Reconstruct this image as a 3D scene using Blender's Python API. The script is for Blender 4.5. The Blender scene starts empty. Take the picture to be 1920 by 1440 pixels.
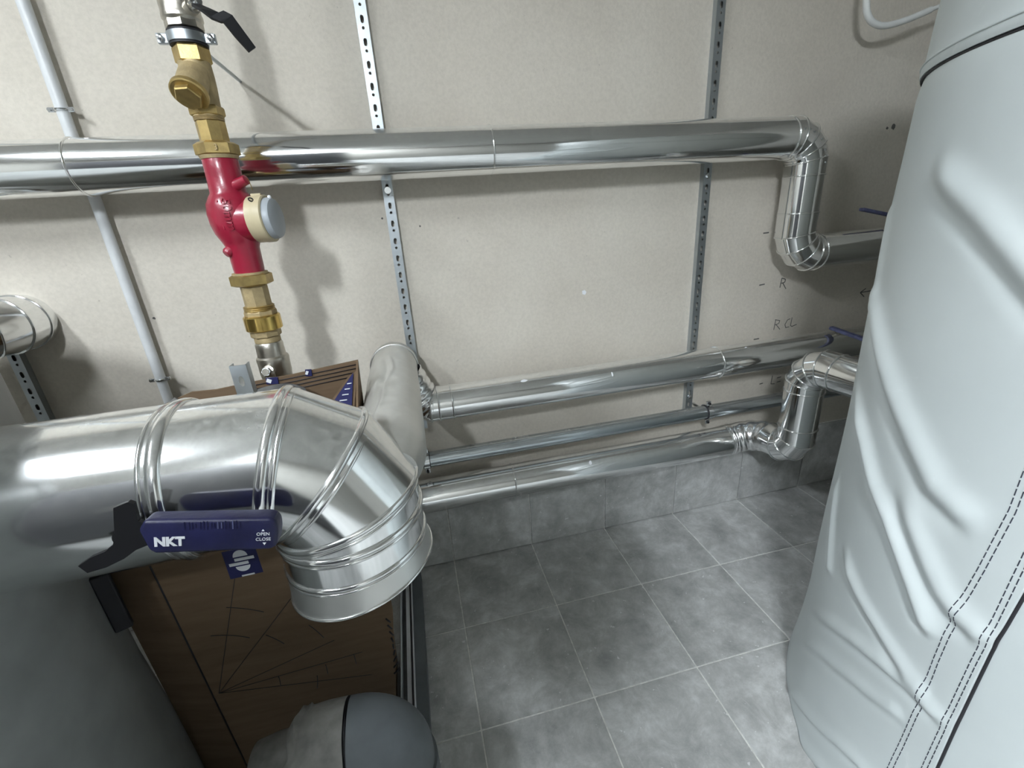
import bpy, bmesh, math, random
import numpy as np
from mathutils import Vector, Matrix, noise
from mathutils.geometry import tessellate_polygon

random.seed(7)
PI = math.pi
SC = bpy.context.scene
COL = SC.collection

# ------------------------------------------------------------------ camera
cam_d = bpy.data.cameras.new('camera')
cam_d.sensor_width = 36.0
cam_d.lens = 842.0 / 1920.0 * 36.0
cam_d.clip_start = 0.02
cam = bpy.data.objects.new('camera', cam_d)
COL.objects.link(cam)
RX = Vector((0.97120053, -0.22930366, -0.06472523))      # image right
RY = Vector((0.14065576, 0.33250784, 0.93255267))        # image up
RZ = Vector((-0.19231609, -0.91479963, 0.35518468))      # towards the viewer
m = Matrix((RX, RY, RZ)).transposed().to_4x4()
m.translation = Vector((0, 0, 1.32))
cam.matrix_world = m
SC.camera = cam

# ------------------------------------------------------------------ world, exposure
world = bpy.data.worlds.new('world')
SC.world = world
world.use_nodes = True
world.node_tree.nodes['Background'].inputs[0].default_value = (0.6, 0.65, 0.7, 1)
world.node_tree.nodes['Background'].inputs[1].default_value = 0.05
SC.view_settings.view_transform = 'Standard'
SC.view_settings.look = 'None'
SC.view_settings.gamma = 1.0
SC.view_settings.use_curve_mapping = False
SC.view_settings.exposure = 0.0
LAMP_MAIN = 395.0
LAMP_LEFT = 118.0
LAMPS = [((-0.80, -1.70, 2.62), 0.15, 0.80, 90, LAMP_MAIN, 'ceiling strip lamp behind the viewpoint, over the added light blockers'),
         ((-1.52, 0.05, 2.62), 0.15, 0.80, 90, LAMP_LEFT, 'ceiling strip lamp far left, beyond the low grey tank')]

WALL_Y = 1.512
CEIL = 2.72
PX, PY = 0.3318, 0.34
X_L, X_R = 0.022 - 8 * PX, 0.022 + 7 * PX
Y_F = WALL_Y - 11 * PY


# ------------------------------------------------------------------ materials
def new_mat(name):
    mt = bpy.data.materials.new(name)
    mt.use_nodes = True
    nt = mt.node_tree
    return mt, nt, nt.nodes['Principled BSDF']


def link(nt, a, b):
    nt.links.new(a, b)


def tex_coord(nt, kind='Object'):
    return nt.nodes.new('ShaderNodeTexCoord').outputs[kind]


def noise_node(nt, vec, scale, detail=4, rough=0.55, dist=0.0):
    n = nt.nodes.new('ShaderNodeTexNoise')
    n.inputs['Scale'].default_value = scale
    n.inputs['Detail'].default_value = detail
    n.inputs['Roughness'].default_value = rough
    n.inputs['Distortion'].default_value = dist
    if vec is not None:
        link(nt, vec, n.inputs['Vector'])
    return n


def ramp(nt, fac, stops):
    r = nt.nodes.new('ShaderNodeValToRGB')
    e = r.color_ramp.elements
    while len(e) < len(stops):
        e.new(0.5)
    for i, (p, c) in enumerate(stops):
        e[i].position = p
        e[i].color = (c[0], c[1], c[2], 1) if not isinstance(c, (int, float)) else (c, c, c, 1)
    link(nt, fac, r.inputs['Fac'])
    return r.outputs['Color']


def bump(nt, bs, height, strength, dist=0.01):
    b = nt.nodes.new('ShaderNodeBump')
    b.inputs['Strength'].default_value = strength
    b.inputs['Distance'].default_value = dist
    link(nt, height, b.inputs['Height'])
    link(nt, b.outputs['Normal'], bs.inputs['Normal'])


def mapping(nt, vec, scale):
    mp = nt.nodes.new('ShaderNodeMapping')
    mp.inputs['Scale'].default_value = scale
    link(nt, vec, mp.inputs['Vector'])
    return mp.outputs['Vector']


def math_node(nt, op, a, b=None, clamp=False):
    n = nt.nodes.new('ShaderNodeMath')
    n.operation = op
    n.use_clamp = clamp
    for i, v in enumerate((a, b)):
        if v is None:
            continue
        if isinstance(v, (int, float)):
            n.inputs[i].default_value = v
        else:
            link(nt, v, n.inputs[i])
    return n.outputs[0]


def plain(name, col, rough=0.5, metal=0.0, var=0.08, scale=30, bmp=0.0, bscale=200, coat=0.0):
    mt, nt, bs = new_mat(name)
    bs.inputs['Roughness'].default_value = rough
    bs.inputs['Metallic'].default_value = metal
    if coat:
        bs.inputs['Coat Weight'].default_value = coat
        bs.inputs['Coat Roughness'].default_value = 0.15
    tc = tex_coord(nt)
    n = noise_node(nt, tc, scale)
    lo = [c * (1 - var) for c in col]
    hi = [min(1, c * (1 + var)) for c in col]
    link(nt, ramp(nt, n.outputs['Fac'], [(0.3, lo), (0.7, hi)]), bs.inputs['Base Color'])
    if bmp:
        n2 = noise_node(nt, tc, bscale, 3)
        bump(nt, bs, n2.outputs['Fac'], bmp, 0.002)
    return mt


def metal_sheet(name, col, rough, dust, dust_col, wobble=0.05, spot=40):
    """sheet metal: reflecting, slightly wavy, with dust settled in patches on it"""
    mt, nt, bs = new_mat(name)
    tc = tex_coord(nt)
    bs.inputs['Metallic'].default_value = 1.0
    bs.inputs['Base Color'].default_value = (*col, 1)
    n = noise_node(nt, tc, 9, 3)
    rr = nt.nodes.new('ShaderNodeMapRange')
    rr.inputs['To Min'].default_value = rough * 0.75
    rr.inputs['To Max'].default_value = rough * 1.3
    link(nt, n.outputs['Fac'], rr.inputs['Value'])
    link(nt, rr.outputs['Result'], bs.inputs['Roughness'])
    nb = noise_node(nt, tc, 7, 2)
    bump(nt, bs, nb.outputs['Fac'], wobble, 0.02)
    # dust lies on what faces up
    geo = nt.nodes.new('ShaderNodeNewGeometry')
    sep = nt.nodes.new('ShaderNodeSeparateXYZ')
    link(nt, geo.outputs['Normal'], sep.inputs[0])
    up = nt.nodes.new('ShaderNodeMapRange')
    up.inputs['From Min'].default_value = 0.15
    up.inputs['From Max'].default_value = 0.95
    link(nt, sep.outputs['Z'], up.inputs['Value'])
    nd = noise_node(nt, tc, spot, 6, 0.65)
    nd2 = noise_node(nt, tc, 6, 3, 0.6)
    f = math_node(nt, 'MULTIPLY', ramp(nt, nd.outputs['Fac'], [(0.35, 0.35), (0.65, 1.0)]),
                  ramp(nt, nd2.outputs['Fac'], [(0.35, 0.5), (0.65, 1.0)]))
    f = math_node(nt, 'MULTIPLY', f, up.outputs['Result'])
    f = math_node(nt, 'MULTIPLY', f, dust, True)
    d = nt.nodes.new('ShaderNodeBsdfPrincipled')
    d.inputs['Base Color'].default_value = (*dust_col, 1)
    d.inputs['Roughness'].default_value = 0.75
    mx = nt.nodes.new('ShaderNodeMixShader')
    link(nt, f, mx.inputs[0])
    link(nt, bs.outputs[0], mx.inputs[1])
    link(nt, d.outputs[0], mx.inputs[2])
    link(nt, mx.outputs[0], nt.nodes['Material Output'].inputs[0])
    return mt


M = {}
M['alu'] = metal_sheet('aluminium_cladding', (0.86, 0.87, 0.87), 0.10, 0.30, (0.62, 0.61, 0.57), 0.012)
M['alu_big'] = metal_sheet('aluminium_cladding_large', (0.88, 0.89, 0.89), 0.12, 0.40, (0.66, 0.66, 0.62), 0.014, 60)
M['alu_dusty'] = metal_sheet('dusty_aluminium', (0.70, 0.70, 0.68), 0.42, 1.0, (0.58, 0.57, 0.53), 0.12, 14)
M['foil'] = metal_sheet('crumpled_foil', (0.82, 0.82, 0.82), 0.18, 0.25, (0.6, 0.6, 0.58), 0.35, 30)
M['galv'] = metal_sheet('galvanised_steel', (0.47, 0.51, 0.54), 0.38, 0.35, (0.5, 0.5, 0.48), 0.08, 30)
M['galv_tube'] = metal_sheet('galvanised_tube', (0.50, 0.55, 0.58), 0.20, 0.45, (0.42, 0.42, 0.40), 0.02, 30)
M['chrome'] = plain('bright_steel', (0.70, 0.72, 0.74), 0.16, 1.0, 0.05)
M['nickel'] = plain('nickel_plated_brass', (0.56, 0.53, 0.47), 0.30, 1.0, 0.10, 40, 0.15, 260)
M['brass'] = plain('raw_brass', (0.46, 0.34, 0.14), 0.40, 0.85, 0.20, 40, 0.15, 300)
M['brass_dusty'] = plain('cast_brass', (0.42, 0.33, 0.18), 0.58, 0.45, 0.18, 45, 0.3, 300)
M['brass_bright'] = plain('polished_brass', (0.70, 0.50, 0.16), 0.22, 1.0, 0.08, 40)
M['red'] = plain('red_enamel', (0.27, 0.010, 0.032), 0.32, 0.0, 0.15, 18, 0.25, 120, 0.3)
M['beige'] = plain('beige_plastic', (0.50, 0.43, 0.28), 0.45, 0.0, 0.06)
M['greycap'] = plain('grey_plastic', (0.36, 0.39, 0.42), 0.40, 0.0, 0.05)
M['rubber'] = plain('black_rubber', (0.012, 0.012, 0.016), 0.6, 0.0, 0.2)
M['black'] = plain('black_coated_steel', (0.004, 0.004, 0.006), 0.55, 0.0, 0.2)
M['blue'] = plain('blue_vinyl_grip', (0.010, 0.011, 0.055), 0.42, 0.0, 0.25, 25, 0.25, 160)
M['bluegrey'] = plain('dusty_blue_grip', (0.10, 0.11, 0.22), 0.55, 0.0, 0.35, 60)
M['white'] = plain('white_print', (0.75, 0.77, 0.80), 0.6, 0.0, 0.06)
M['pvc_white'] = plain('white_plastic_conduit', (0.72, 0.74, 0.73), 0.40, 0.0, 0.03)
M['pvc_grey'] = plain('dusty_grey_plastic', (0.125, 0.14, 0.15), 0.55, 0.0, 0.12, 18, 0.1, 80)
M['dustybeige'] = plain('plaster_dusted_plastic', (0.22, 0.215, 0.20), 0.8, 0.0, 0.30, 22, 0.5, 60)
M['conduit'] = plain('grey_white_conduit', (0.60, 0.62, 0.63), 0.38, 0.0, 0.05)
M['pencil'] = plain('pencil_line', (0.10, 0.10, 0.095), 0.8, 0.0, 0.3)
M['navy'] = plain('navy_print', (0.012, 0.014, 0.085), 0.5, 0.0, 0.1)
M['vessel'] = plain('dark_grey_enamel', (0.12, 0.125, 0.13), 0.5, 0.0, 0.2)
M['thread'] = plain('dark_thread', (0.035, 0.04, 0.06), 0.8, 0.0, 0.2)
M['lamp_body'] = plain('white_lamp_housing', (0.7, 0.7, 0.7), 0.4, 0.0, 0.02)
M['grout'] = plain('pale_grout', (0.74, 0.74, 0.71), 0.9, 0.0, 0.18, 60, 0.4, 300)
M['ceil'] = plain('ceiling_paint', (0.42, 0.42, 0.40), 0.9, 0.0, 0.04, 6)
M['cabinet'] = plain('wall_far_paint', (0.33, 0.325, 0.30), 0.85, 0.0, 0.08, 4)


def plaster():
    mt, nt, bs = new_mat('wall_plaster')
    tc = tex_coord(nt)
    big = noise_node(nt, tc, 1.7, 5, 0.6, 0.4)
    fine = noise_node(nt, tc, 95, 4, 0.7)
    c1 = ramp(nt, big.outputs['Fac'], [(0.30, (0.53, 0.49, 0.425)), (0.50, (0.575, 0.535, 0.468)), (0.72, (0.615, 0.58, 0.512))])
    c2 = ramp(nt, fine.outputs['Fac'], [(0.30, 0.90), (0.62, 1.04)])
    mul = nt.nodes.new('ShaderNodeMix')
    mul.data_type = 'RGBA'
    mul.blend_type = 'MULTIPLY'
    mul.inputs[0].default_value = 0.8
    link(nt, c1, mul.inputs[6])
    link(nt, c2, mul.inputs[7])
    # scuffs and small dirt specks
    v = noise_node(nt, tc, 38, 3, 0.75)
    sp = ramp(nt, v.outputs['Fac'], [(0.70, 1.0), (0.76, 0.72)])
    mul2 = nt.nodes.new('ShaderNodeMix')
    mul2.data_type = 'RGBA'
    mul2.blend_type = 'MULTIPLY'
    mul2.inputs[0].default_value = 1.0
    link(nt, mul.outputs[2], mul2.inputs[6])
    link(nt, sp, mul2.inputs[7])
    link(nt, mul2.outputs[2], bs.inputs['Base Color'])
    bs.inputs['Roughness'].default_value = 0.85
    bump(nt, bs, fine.outputs['Fac'], 0.22, 0.004)
    return mt


def tile_mat():
    mt, nt, bs = new_mat('slate_grey_tile')
    tc = tex_coord(nt, 'Object')
    oi = nt.nodes.new('ShaderNodeObjectInfo')
    add = nt.nodes.new('ShaderNodeVectorMath')
    add.operation = 'ADD'
    comb = nt.nodes.new('ShaderNodeCombineXYZ')
    link(nt, math_node(nt, 'MULTIPLY', oi.outputs['Random'], 37.0), comb.inputs[0])
    link(nt, math_node(nt, 'MULTIPLY', oi.outputs['Random'], 91.0), comb.inputs[2])
    link(nt, tc, add.inputs[0])
    link(nt, comb.outputs[0], add.inputs[1])
    vec = add.outputs[0]
    cloud = noise_node(nt, vec, 9.0, 9, 0.72, 0.25)
    base = ramp(nt, cloud.outputs['Fac'], [(0.32, (0.31, 0.316, 0.31)), (0.50, (0.46, 0.468, 0.46)), (0.66, (0.64, 0.65, 0.645))])
    sc = noise_node(nt, mapping(nt, vec, (30, 9, 9)), 1.6, 6, 0.75, 1.2)
    streak = ramp(nt, sc.outputs['Fac'], [(0.60, 0.0), (0.78, 0.55)])
    sp = noise_node(nt, vec, 55, 2, 0.5)
    specks = ramp(nt, sp.outputs['Fac'], [(0.715, 0.0), (0.74, 0.8)])
    f = math_node(nt, 'MAXIMUM', streak, specks)
    mx = nt.nodes.new('ShaderNodeMix')
    mx.data_type = 'RGBA'
    link(nt, f, mx.inputs[0])
    link(nt, base, mx.inputs[6])
    mx.inputs[7].default_value = (0.74, 0.75, 0.75, 1)
    link(nt, mx.outputs[2], bs.inputs['Base Color'])
    rr = nt.nodes.new('ShaderNodeMapRange')
    rr.inputs['To Min'].default_value = 0.42
    rr.inputs['To Max'].default_value = 0.70
    link(nt, cloud.outputs['Fac'], rr.inputs['Value'])
    link(nt, rr.outputs['Result'], bs.inputs['Roughness'])
    bump(nt, bs, cloud.outputs['Fac'], 0.12, 0.006)
    return mt


def vinyl():
    mt, nt, bs = new_mat('grey_vinyl_jacket')
    tc = tex_coord(nt)
    a = noise_node(nt, tc, 3.2, 4, 0.6)
    base = ramp(nt, a.outputs['Fac'], [(0.3, (0.54, 0.59, 0.595)), (0.7, (0.59, 0.64, 0.645))])
    d = noise_node(nt, mapping(nt, tc, (1, 1, 0.6)), 11, 7, 0.72, 0.7)
    dust = ramp(nt, d.outputs['Fac'], [(0.64, 0.0), (0.74, 0.40)])
    mx = nt.nodes.new('ShaderNodeMix')
    mx.data_type = 'RGBA'
    link(nt, dust, mx.inputs[0])
    link(nt, base, mx.inputs[6])
    mx.inputs[7].default_value = (0.72, 0.74, 0.75, 1)
    link(nt, mx.outputs[2], bs.inputs['Base Color'])
    bs.inputs['Roughness'].default_value = 0.48
    g = noise_node(nt, tc, 420, 2)
    bump(nt, bs, g.outputs['Fac'], 0.06, 0.001)
    return mt


def cardboard():
    mt, nt, bs = new_mat('brown_cardboard')
    tc = tex_coord(nt)
    a = noise_node(nt, mapping(nt, tc, (3, 3, 22)), 2.0, 5, 0.6)
    link(nt, ramp(nt, a.outputs['Fac'], [(0.3, (0.125, 0.080, 0.045)), (0.7, (0.165, 0.110, 0.065))]), bs.inputs['Base Color'])
    bs.inputs['Roughness'].default_value = 0.85
    return mt


M['vinyl_left'] = plain('shaded_grey_vinyl', (0.30, 0.315, 0.31), 0.55, 0.0, 0.12, 9, 0.05, 300)  # darker copy of the vinyl, the left tank's shade put into its colour
M['plaster'] = plaster()
M['tile'] = tile_mat()
M['vinyl'] = vinyl()
M['card'] = cardboard()


def emit_mat(strength):
    mt, nt, bs = new_mat('lamp_diffuser')
    bs.inputs['Base Color'].default_value = (0.9, 0.9, 0.9, 1)
    bs.inputs['Emission Color'].default_value = (0.91, 0.975, 1.03, 1)
    bs.inputs['Emission Strength'].default_value = strength
    return mt


# ------------------------------------------------------------------ object helpers
def tag(o, label=None, cat=None, group=None, kind=None):
    if label:
        o['label'] = label
    if cat:
        o['category'] = cat
    if group:
        o['group'] = group
    if kind:
        o['kind'] = kind
    return o


def thing(name, label, cat, loc=(0, 0, 0), group=None):
    o = bpy.data.objects.new(name, None)
    o.empty_display_size = 0.05
    COL.objects.link(o)
    o.location = loc
    return tag(o, label, cat, group)


def world_loc(o):
    v = Vector(o.location)
    p = o.parent
    while p:
        v += Vector(p.location)
        p = p.parent
    return v


def finish(me, smooth, sharp):
    if smooth:
        me.shade_smooth()
        if sharp:
            me.set_sharp_from_angle(angle=math.radians(sharp))


def build(name, geo, mat, parent=None, smooth=True, sharp=35, origin=None):
    """link one mesh object made of world-space geometry (verts, faces)"""
    verts, faces = geo
    base = world_loc(parent) if parent else Vector((0, 0, 0))
    off = Vector(origin) if origin is not None else base
    me = bpy.data.meshes.new(name)
    me.from_pydata([tuple(Vector(v) - off) for v in verts], [], [tuple(f) for f in faces])
    me.validate()
    me.update()
    bm = bmesh.new()
    bm.from_mesh(me)
    bmesh.ops.recalc_face_normals(bm, faces=bm.faces)
    bm.to_mesh(me)
    bm.free()
    finish(me, smooth, sharp)
    me.materials.append(M[mat] if isinstance(mat, str) else mat)
    o = bpy.data.objects.new(name, me)
    COL.objects.link(o)
    o.location = off - base
    if parent:
        o.parent = parent
    return o


def join(*geos):
    V, F = [], []
    for v, f in geos:
        n = len(V)
        V += [tuple(p) for p in v]
        F += [tuple(i + n for i in q) for q in f]
    return V, F


def frame(d):
    d = Vector(d).normalized()
    a = Vector((0, 0, 1)) if abs(d.z) < 0.9 else Vector((1, 0, 0))
    u = d.cross(a).normalized()
    return u, d.cross(u).normalized(), d


def revolve(profile, origin, axis, n=40, cap=True, phase=0.0, ref=None):
    """profile: list of (distance along axis, radius)"""
    if ref is not None:
        d = Vector(axis).normalized()
        u = (Vector(ref) - d * Vector(ref).dot(d)).normalized()
        v = d.cross(u)
    else:
        u, v, d = frame(axis)
    o = Vector(origin)
    V, F = [], []
    for t, r in profile:
        for k in range(n):
            a = 2 * PI * k / n + phase
            V.append(o + d * t + (u * math.cos(a) + v * math.sin(a)) * r)
    for i in range(len(profile) - 1):
        for k in range(n):
            k2 = (k + 1) % n
            F.append((i * n + k, i * n + k2, (i + 1) * n + k2, (i + 1) * n + k))
    if cap:
        F.append(tuple(range(n)))
        F.append(tuple((len(profile) - 1) * n + k for k in range(n)))
    return V, F


def smooth_path(pts, sub=8):
    P = [Vector(p) for p in pts]
    out = []
    for i in range(len(P) - 1):
        p0 = P[max(i - 1, 0)]
        p1, p2 = P[i], P[i + 1]
        p3 = P[min(i + 2, len(P) - 1)]
        for k in range(sub):
            t = k / sub
            out.append(0.5 * ((2 * p1) + (p2 - p0) * t + (2 * p0 - 5 * p1 + 4 * p2 - p3) * t * t + (3 * p1 - p0 - 3 * p2 + p3) * t ** 3))
    out.append(P[-1])
    return out


def tube(pts, r, n=16, closed=False, cap=True, flat=None):
    """sweep; r is a number or a list; flat squashes along the second axis"""
    P = [Vector(p) for p in pts]
    N = len(P)
    rs = r if isinstance(r, (list, tuple)) else [r] * N
    V, F = [], []
    u = None
    for i in range(N):
        if closed:
            d = (P[(i + 1) % N] - P[i - 1]).normalized()
        else:
            d = (P[min(i + 1, N - 1)] - P[max(i - 1, 0)]).normalized()
        if u is None:
            u = frame(d)[0]
        u = (u - d * u.dot(d))
        u = u.normalized() if u.length > 1e-6 else frame(d)[0]
        v = d.cross(u)
        for k in range(n):
            a = 2 * PI * k / n
            V.append(P[i] + (u * math.cos(a) + v * math.sin(a) * (flat or 1)) * rs[i])
    for i in range(N if closed else N - 1):
        j = (i + 1) % N
        for k in range(n):
            k2 = (k + 1) % n
            F.append((i * n + k, i * n + k2, j * n + k2, j * n + k))
    if cap and not closed:
        F.append(tuple(range(n)))
        F.append(tuple((N - 1) * n + k for k in range(n)))
    return V, F


def box(c, s, rot=None, bev=0.0):
    bm = bmesh.new()
    bmesh.ops.create_cube(bm, size=1.0)
    for v in bm.verts:
        v.co = Vector((v.co.x * s[0], v.co.y * s[1], v.co.z * s[2]))
    if bev:
        bmesh.ops.bevel(bm, geom=bm.edges[:], offset=bev, segments=2, profile=0.5, affect='EDGES')
    bm.verts.index_update()
    R = rot if rot is not None else Matrix.Identity(3)
    V = [Vector(c) + R @ v.co for v in bm.verts]
    F = [tuple(v.index for v in f.verts) for f in bm.faces]
    bm.free()
    return V, F


def prism(poly, o, ux, uy, thick):
    """extrude a 2D polygon (list of (a, b)) from o along ux, uy by thick along their normal"""
    ux, uy, o = Vector(ux).normalized(), Vector(uy).normalized(), Vector(o)
    nz = ux.cross(uy)
    n = len(poly)
    V = [o + ux * a + uy * b for a, b in poly] + [o + ux * a + uy * b + nz * thick for a, b in poly]
    tri = tessellate_polygon([[Vector((a, b, 0)) for a, b in poly]])
    F = [tuple(t) for t in tri] + [tuple(i + n for i in t) for t in tri]
    F += [(i, (i + 1) % n, (i + 1) % n + n, i + n) for i in range(n)]
    return V, F


def text_geo(body, size, o, ux, uy, thick=0.0006, bold=0.0):
    cu = bpy.data.curves.new('t', 'FONT')
    cu.body = body
    cu.size = size
    cu.extrude = thick
    cu.offset = bold
    cu.align_x = 'CENTER'
    cu.align_y = 'CENTER'
    cu.resolution_u = 3
    ob = bpy.data.objects.new('t', cu)
    COL.objects.link(ob)
    dg = bpy.context.evaluated_depsgraph_get()
    me = bpy.data.meshes.new_from_object(ob.evaluated_get(dg))
    ux, uy, o = Vector(ux).normalized(), Vector(uy).normalized(), Vector(o)
    nz = ux.cross(uy)
    V = [o + ux * v.co.x + uy * v.co.y + nz * v.co.z for v in me.vertices]
    F = [tuple(p.vertices) for p in me.polygons]
    bpy.data.objects.remove(ob)
    bpy.data.curves.remove(cu)
    bpy.data.meshes.remove(me)
    return V, F


def ring_on_plane(c, d, nrm, r, n):
    u, v, d = frame(d)
    c, nrm = Vector(c), Vector(nrm).normalized()
    out = []
    for k in range(n):
        a = 2 * PI * k / n
        p = (u * math.cos(a) + v * math.sin(a)) * r
        p -= d * (p.dot(nrm) / d.dot(nrm))
        out.append(c + p)
    return out


def clad_pipe(parent, pts, r, mat, names, beads=(), bead_r=0.003, n=64, cap0=False, cap1=False, extra_beads=(), bead_mat=None):
    """mitred sheet-metal pipe: every stretch between two joints is a part; beads: joint indices"""
    P = [Vector(p) for p in pts]
    D = [(P[i + 1] - P[i]).normalized() for i in range(len(P) - 1)]
    N = [D[0]] + [(D[i - 1] + D[i]).normalized() for i in range(1, len(D))] + [D[-1]]
    for i in range(len(D)):
        rr = r + (0.0006 if i % 2 else 0.0)
        a = ring_on_plane(P[i], D[i], N[i], rr, n)
        b = ring_on_plane(P[i + 1], D[i], N[i + 1], rr, n)
        F = [(k, (k + 1) % n, (k + 1) % n + n, k + n) for k in range(n)]
        if cap0 and i == 0:
            F.append(tuple(range(n)))
        if cap1 and i == len(D) - 1:
            F.append(tuple(range(n, 2 * n)))
        build(names[i] if i < len(names) else 'elbow_gore', (a + b, F), mat, parent, True, 40)
    for i in beads:
        d = D[min(i, len(D) - 1)]
        ring = ring_on_plane(P[i], d, N[i], r + bead_r * 0.35, n)
        build('bead', tube(ring, bead_r, 8, closed=True), bead_mat or mat, parent, True, 0)
    for c, d, br in extra_beads:
        build('bead', tube(ring_on_plane(c, d, d, r + br * 0.3, n), br, 8, closed=True), bead_mat or mat, parent, True, 0)


def ring_bead(c, d, nrm, R, w, h, n=96, k=12):
    """rounded roll-formed bead: half-width w along the pipe, height h"""
    d = Vector(d).normalized()
    c = Vector(c)
    ring = ring_on_plane(c, d, nrm, R, n)
    V, F = [], []
    for p in ring:
        rel = p - c
        rad_ = (rel - d * rel.dot(d)).normalized()
        for j in range(k):
            a = 2 * PI * j / k
            V.append(p + d * w * math.cos(a) + rad_ * h * math.sin(a))
    for i in range(n):
        i2 = (i + 1) % n
        for j in range(k):
            j2 = (j + 1) % k
            F.append((i * k + j, i * k + j2, i2 * k + j2, i2 * k + j))
    return V, F


def elbow_pts(corner, d_in, d_out, rad, k):
    """joint points of a gored elbow of k gores for a turn at corner"""
    c, a, b = Vector(corner), Vector(d_in).normalized(), Vector(d_out).normalized()
    ang = a.angle(b)
    step = ang / (k + 1)
    rr = rad
    cen = c - a * rr * math.tan(ang / 2) + (b - a * a.dot(b)).normalized() * rr
    w = (b - a * a.dot(b)).normalized()
    out = []
    rj = rr / math.cos(step / 2)
    for i in range(k + 1):
        th = step * (i + 0.5)
        out.append(cen + (a * math.sin(th) - w * math.cos(th)) * rj)
    return out


# ================================================================== THE SETTING
def slab(name, lo, hi, mat, label):
    c = [(a + b) / 2 for a, b in zip(lo, hi)]
    s = [b - a for a, b in zip(lo, hi)]
    o = build(name, box(c, s), mat, None, False, origin=c)
    tag(o, label, name.split('_')[0], kind='structure')
    return o


floor = slab('floor', (X_L - 0.1, Y_F - 0.1, -0.12), (X_R + 0.1, WALL_Y + 0.1, -0.002), 'grout', 'floor of square slate grey tiles with pale grout')
wall_back = slab('wall_back', (X_L - 0.1, WALL_Y, -0.0), (X_R + 0.1, WALL_Y + 0.1, CEIL), 'plaster', 'warm grey plastered wall behind the pipes')
slab('wall_left', (X_L - 0.1, Y_F, 0), (X_L, WALL_Y, CEIL), 'cabinet', 'plastered wall far on the left')
slab('wall_right', (X_R, Y_F, 0), (X_R + 0.1, WALL_Y, CEIL), 'cabinet', 'plastered wall behind the tank on the right')
slab('wall_front', (X_L - 0.1, Y_F - 0.1, 0), (X_R + 0.1, Y_F, CEIL), 'cabinet', 'plastered wall behind the viewer')
slab('ceiling', (X_L - 0.1, Y_F - 0.1, CEIL), (X_R + 0.1, WALL_Y + 0.1, CEIL + 0.1), 'ceil', 'pale painted ceiling')

# floor tiles, each its own piece
g = 0.0022
tv, tf = box((0, 0, 0), (PX - 2 * g, PY - 2 * g, 0.010), None, 0.0012)
tile_me = bpy.data.meshes.new('tile')
tile_me.from_pydata([tuple(v) for v in tv], [], tf)
tile_me.materials.append(M['tile'])
for i in range(15):
    for j in range(11):
        o = bpy.data.objects.new('tile', tile_me)
        COL.objects.link(o)
        o.parent = floor
        o.location = Vector((X_L + (i + 0.5) * PX, WALL_Y - (j + 0.5) * PY, -0.005)) - Vector(floor.location)

# skirting course of the same tile along the wall
SK_H = 0.325
base = slab('baseboard_back', (X_L, WALL_Y - 0.006, 0.0), (X_R, WALL_Y, SK_H), 'grout', 'skirting course of slate grey tiles along the wall')
sv, sf = box((0, 0, 0), (PX - 2 * g, 0.010, SK_H - 0.006), None, 0.0012)
sk_me = bpy.data.meshes.new('tile')
sk_me.from_pydata([tuple(v) for v in sv], [], sf)
sk_me.materials.append(M['tile'])
for i in range(15):
    o = bpy.data.objects.new('tile', sk_me)
    COL.objects.link(o)
    o.parent = base
    o.location = Vector((X_L + (i + 0.5) * PX, WALL_Y - 0.007, SK_H / 2 + 0.001)) - Vector(base.location)


# pencil marks and specks on the wall
def strokes(lines, w=0.0028):
    geos = []
    for ln in lines:
        for (x0, z0), (x1, z1) in zip(ln[:-1], ln[1:]):
            d = Vector((x1 - x0, 0, z1 - z0))
            L = d.length
            nrm = Vector((-d.z, 0, d.x)).normalized() * w / 2
            a, b = Vector((x0, WALL_Y - 0.0006, z0)), Vector((x1, WALL_Y - 0.0006, z1))
            V = [a + nrm, a - nrm, b - nrm, b + nrm]
            V += [v + Vector((0, 0.0006, 0)) for v in V]
            geos.append((V, [(0, 1, 2, 3), (0, 1, 5, 4), (1, 2, 6, 5), (2, 3, 7, 6), (3, 0, 4, 7)]))
    return join(*geos)


def mark(lines, w=0.0028):
    build('pencil_mark', strokes(lines, w), 'pencil', wall_back, False)


mark([[(1.430, 1.012), (1.427, 0.975)], [(1.430, 1.012), (1.448, 1.006), (1.446, 0.994), (1.430, 0.992)], [(1.438, 0.992), (1.456, 0.968)]], 0.0035)
mark([[(1.318, 1.188), (1.342, 1.189)]], 0.005)
mark([[(1.330, 0.994), (1.354, 0.996)]], 0.005)
mark([[(1.337, 0.774), (1.362, 0.775)]], 0.005)
mark([[(1.430, 0.845), (1.427, 0.803)], [(1.427, 0.846), (1.450, 0.840), (1.447, 0.828), (1.430, 0.824)], [(1.436, 0.824), (1.457, 0.802)]], 0.003)
mark([[(1.500, 0.842), (1.487, 0.838), (1.478, 0.820), (1.484, 0.806), (1.500, 0.808)]], 0.003)
mark([[(1.508, 0.846), (1.506, 0.812), (1.514, 0.808), (1.536, 0.814)]], 0.003)
mark([[(1.455, 0.600), (1.453, 0.562), (1.472, 0.560)], [(1.480, 0.585), (1.500, 0.588)], [(1.482, 0.566), (1.500, 0.568)]], 0.003)
mark([[(1.395, 0.570), (1.412, 0.572)]], 0.004)
mark([[(1.855, 0.93), (1.83, 0.915), (1.855, 0.895)], [(1.83, 0.915), (1.90, 0.918)]], 0.004)
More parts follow.
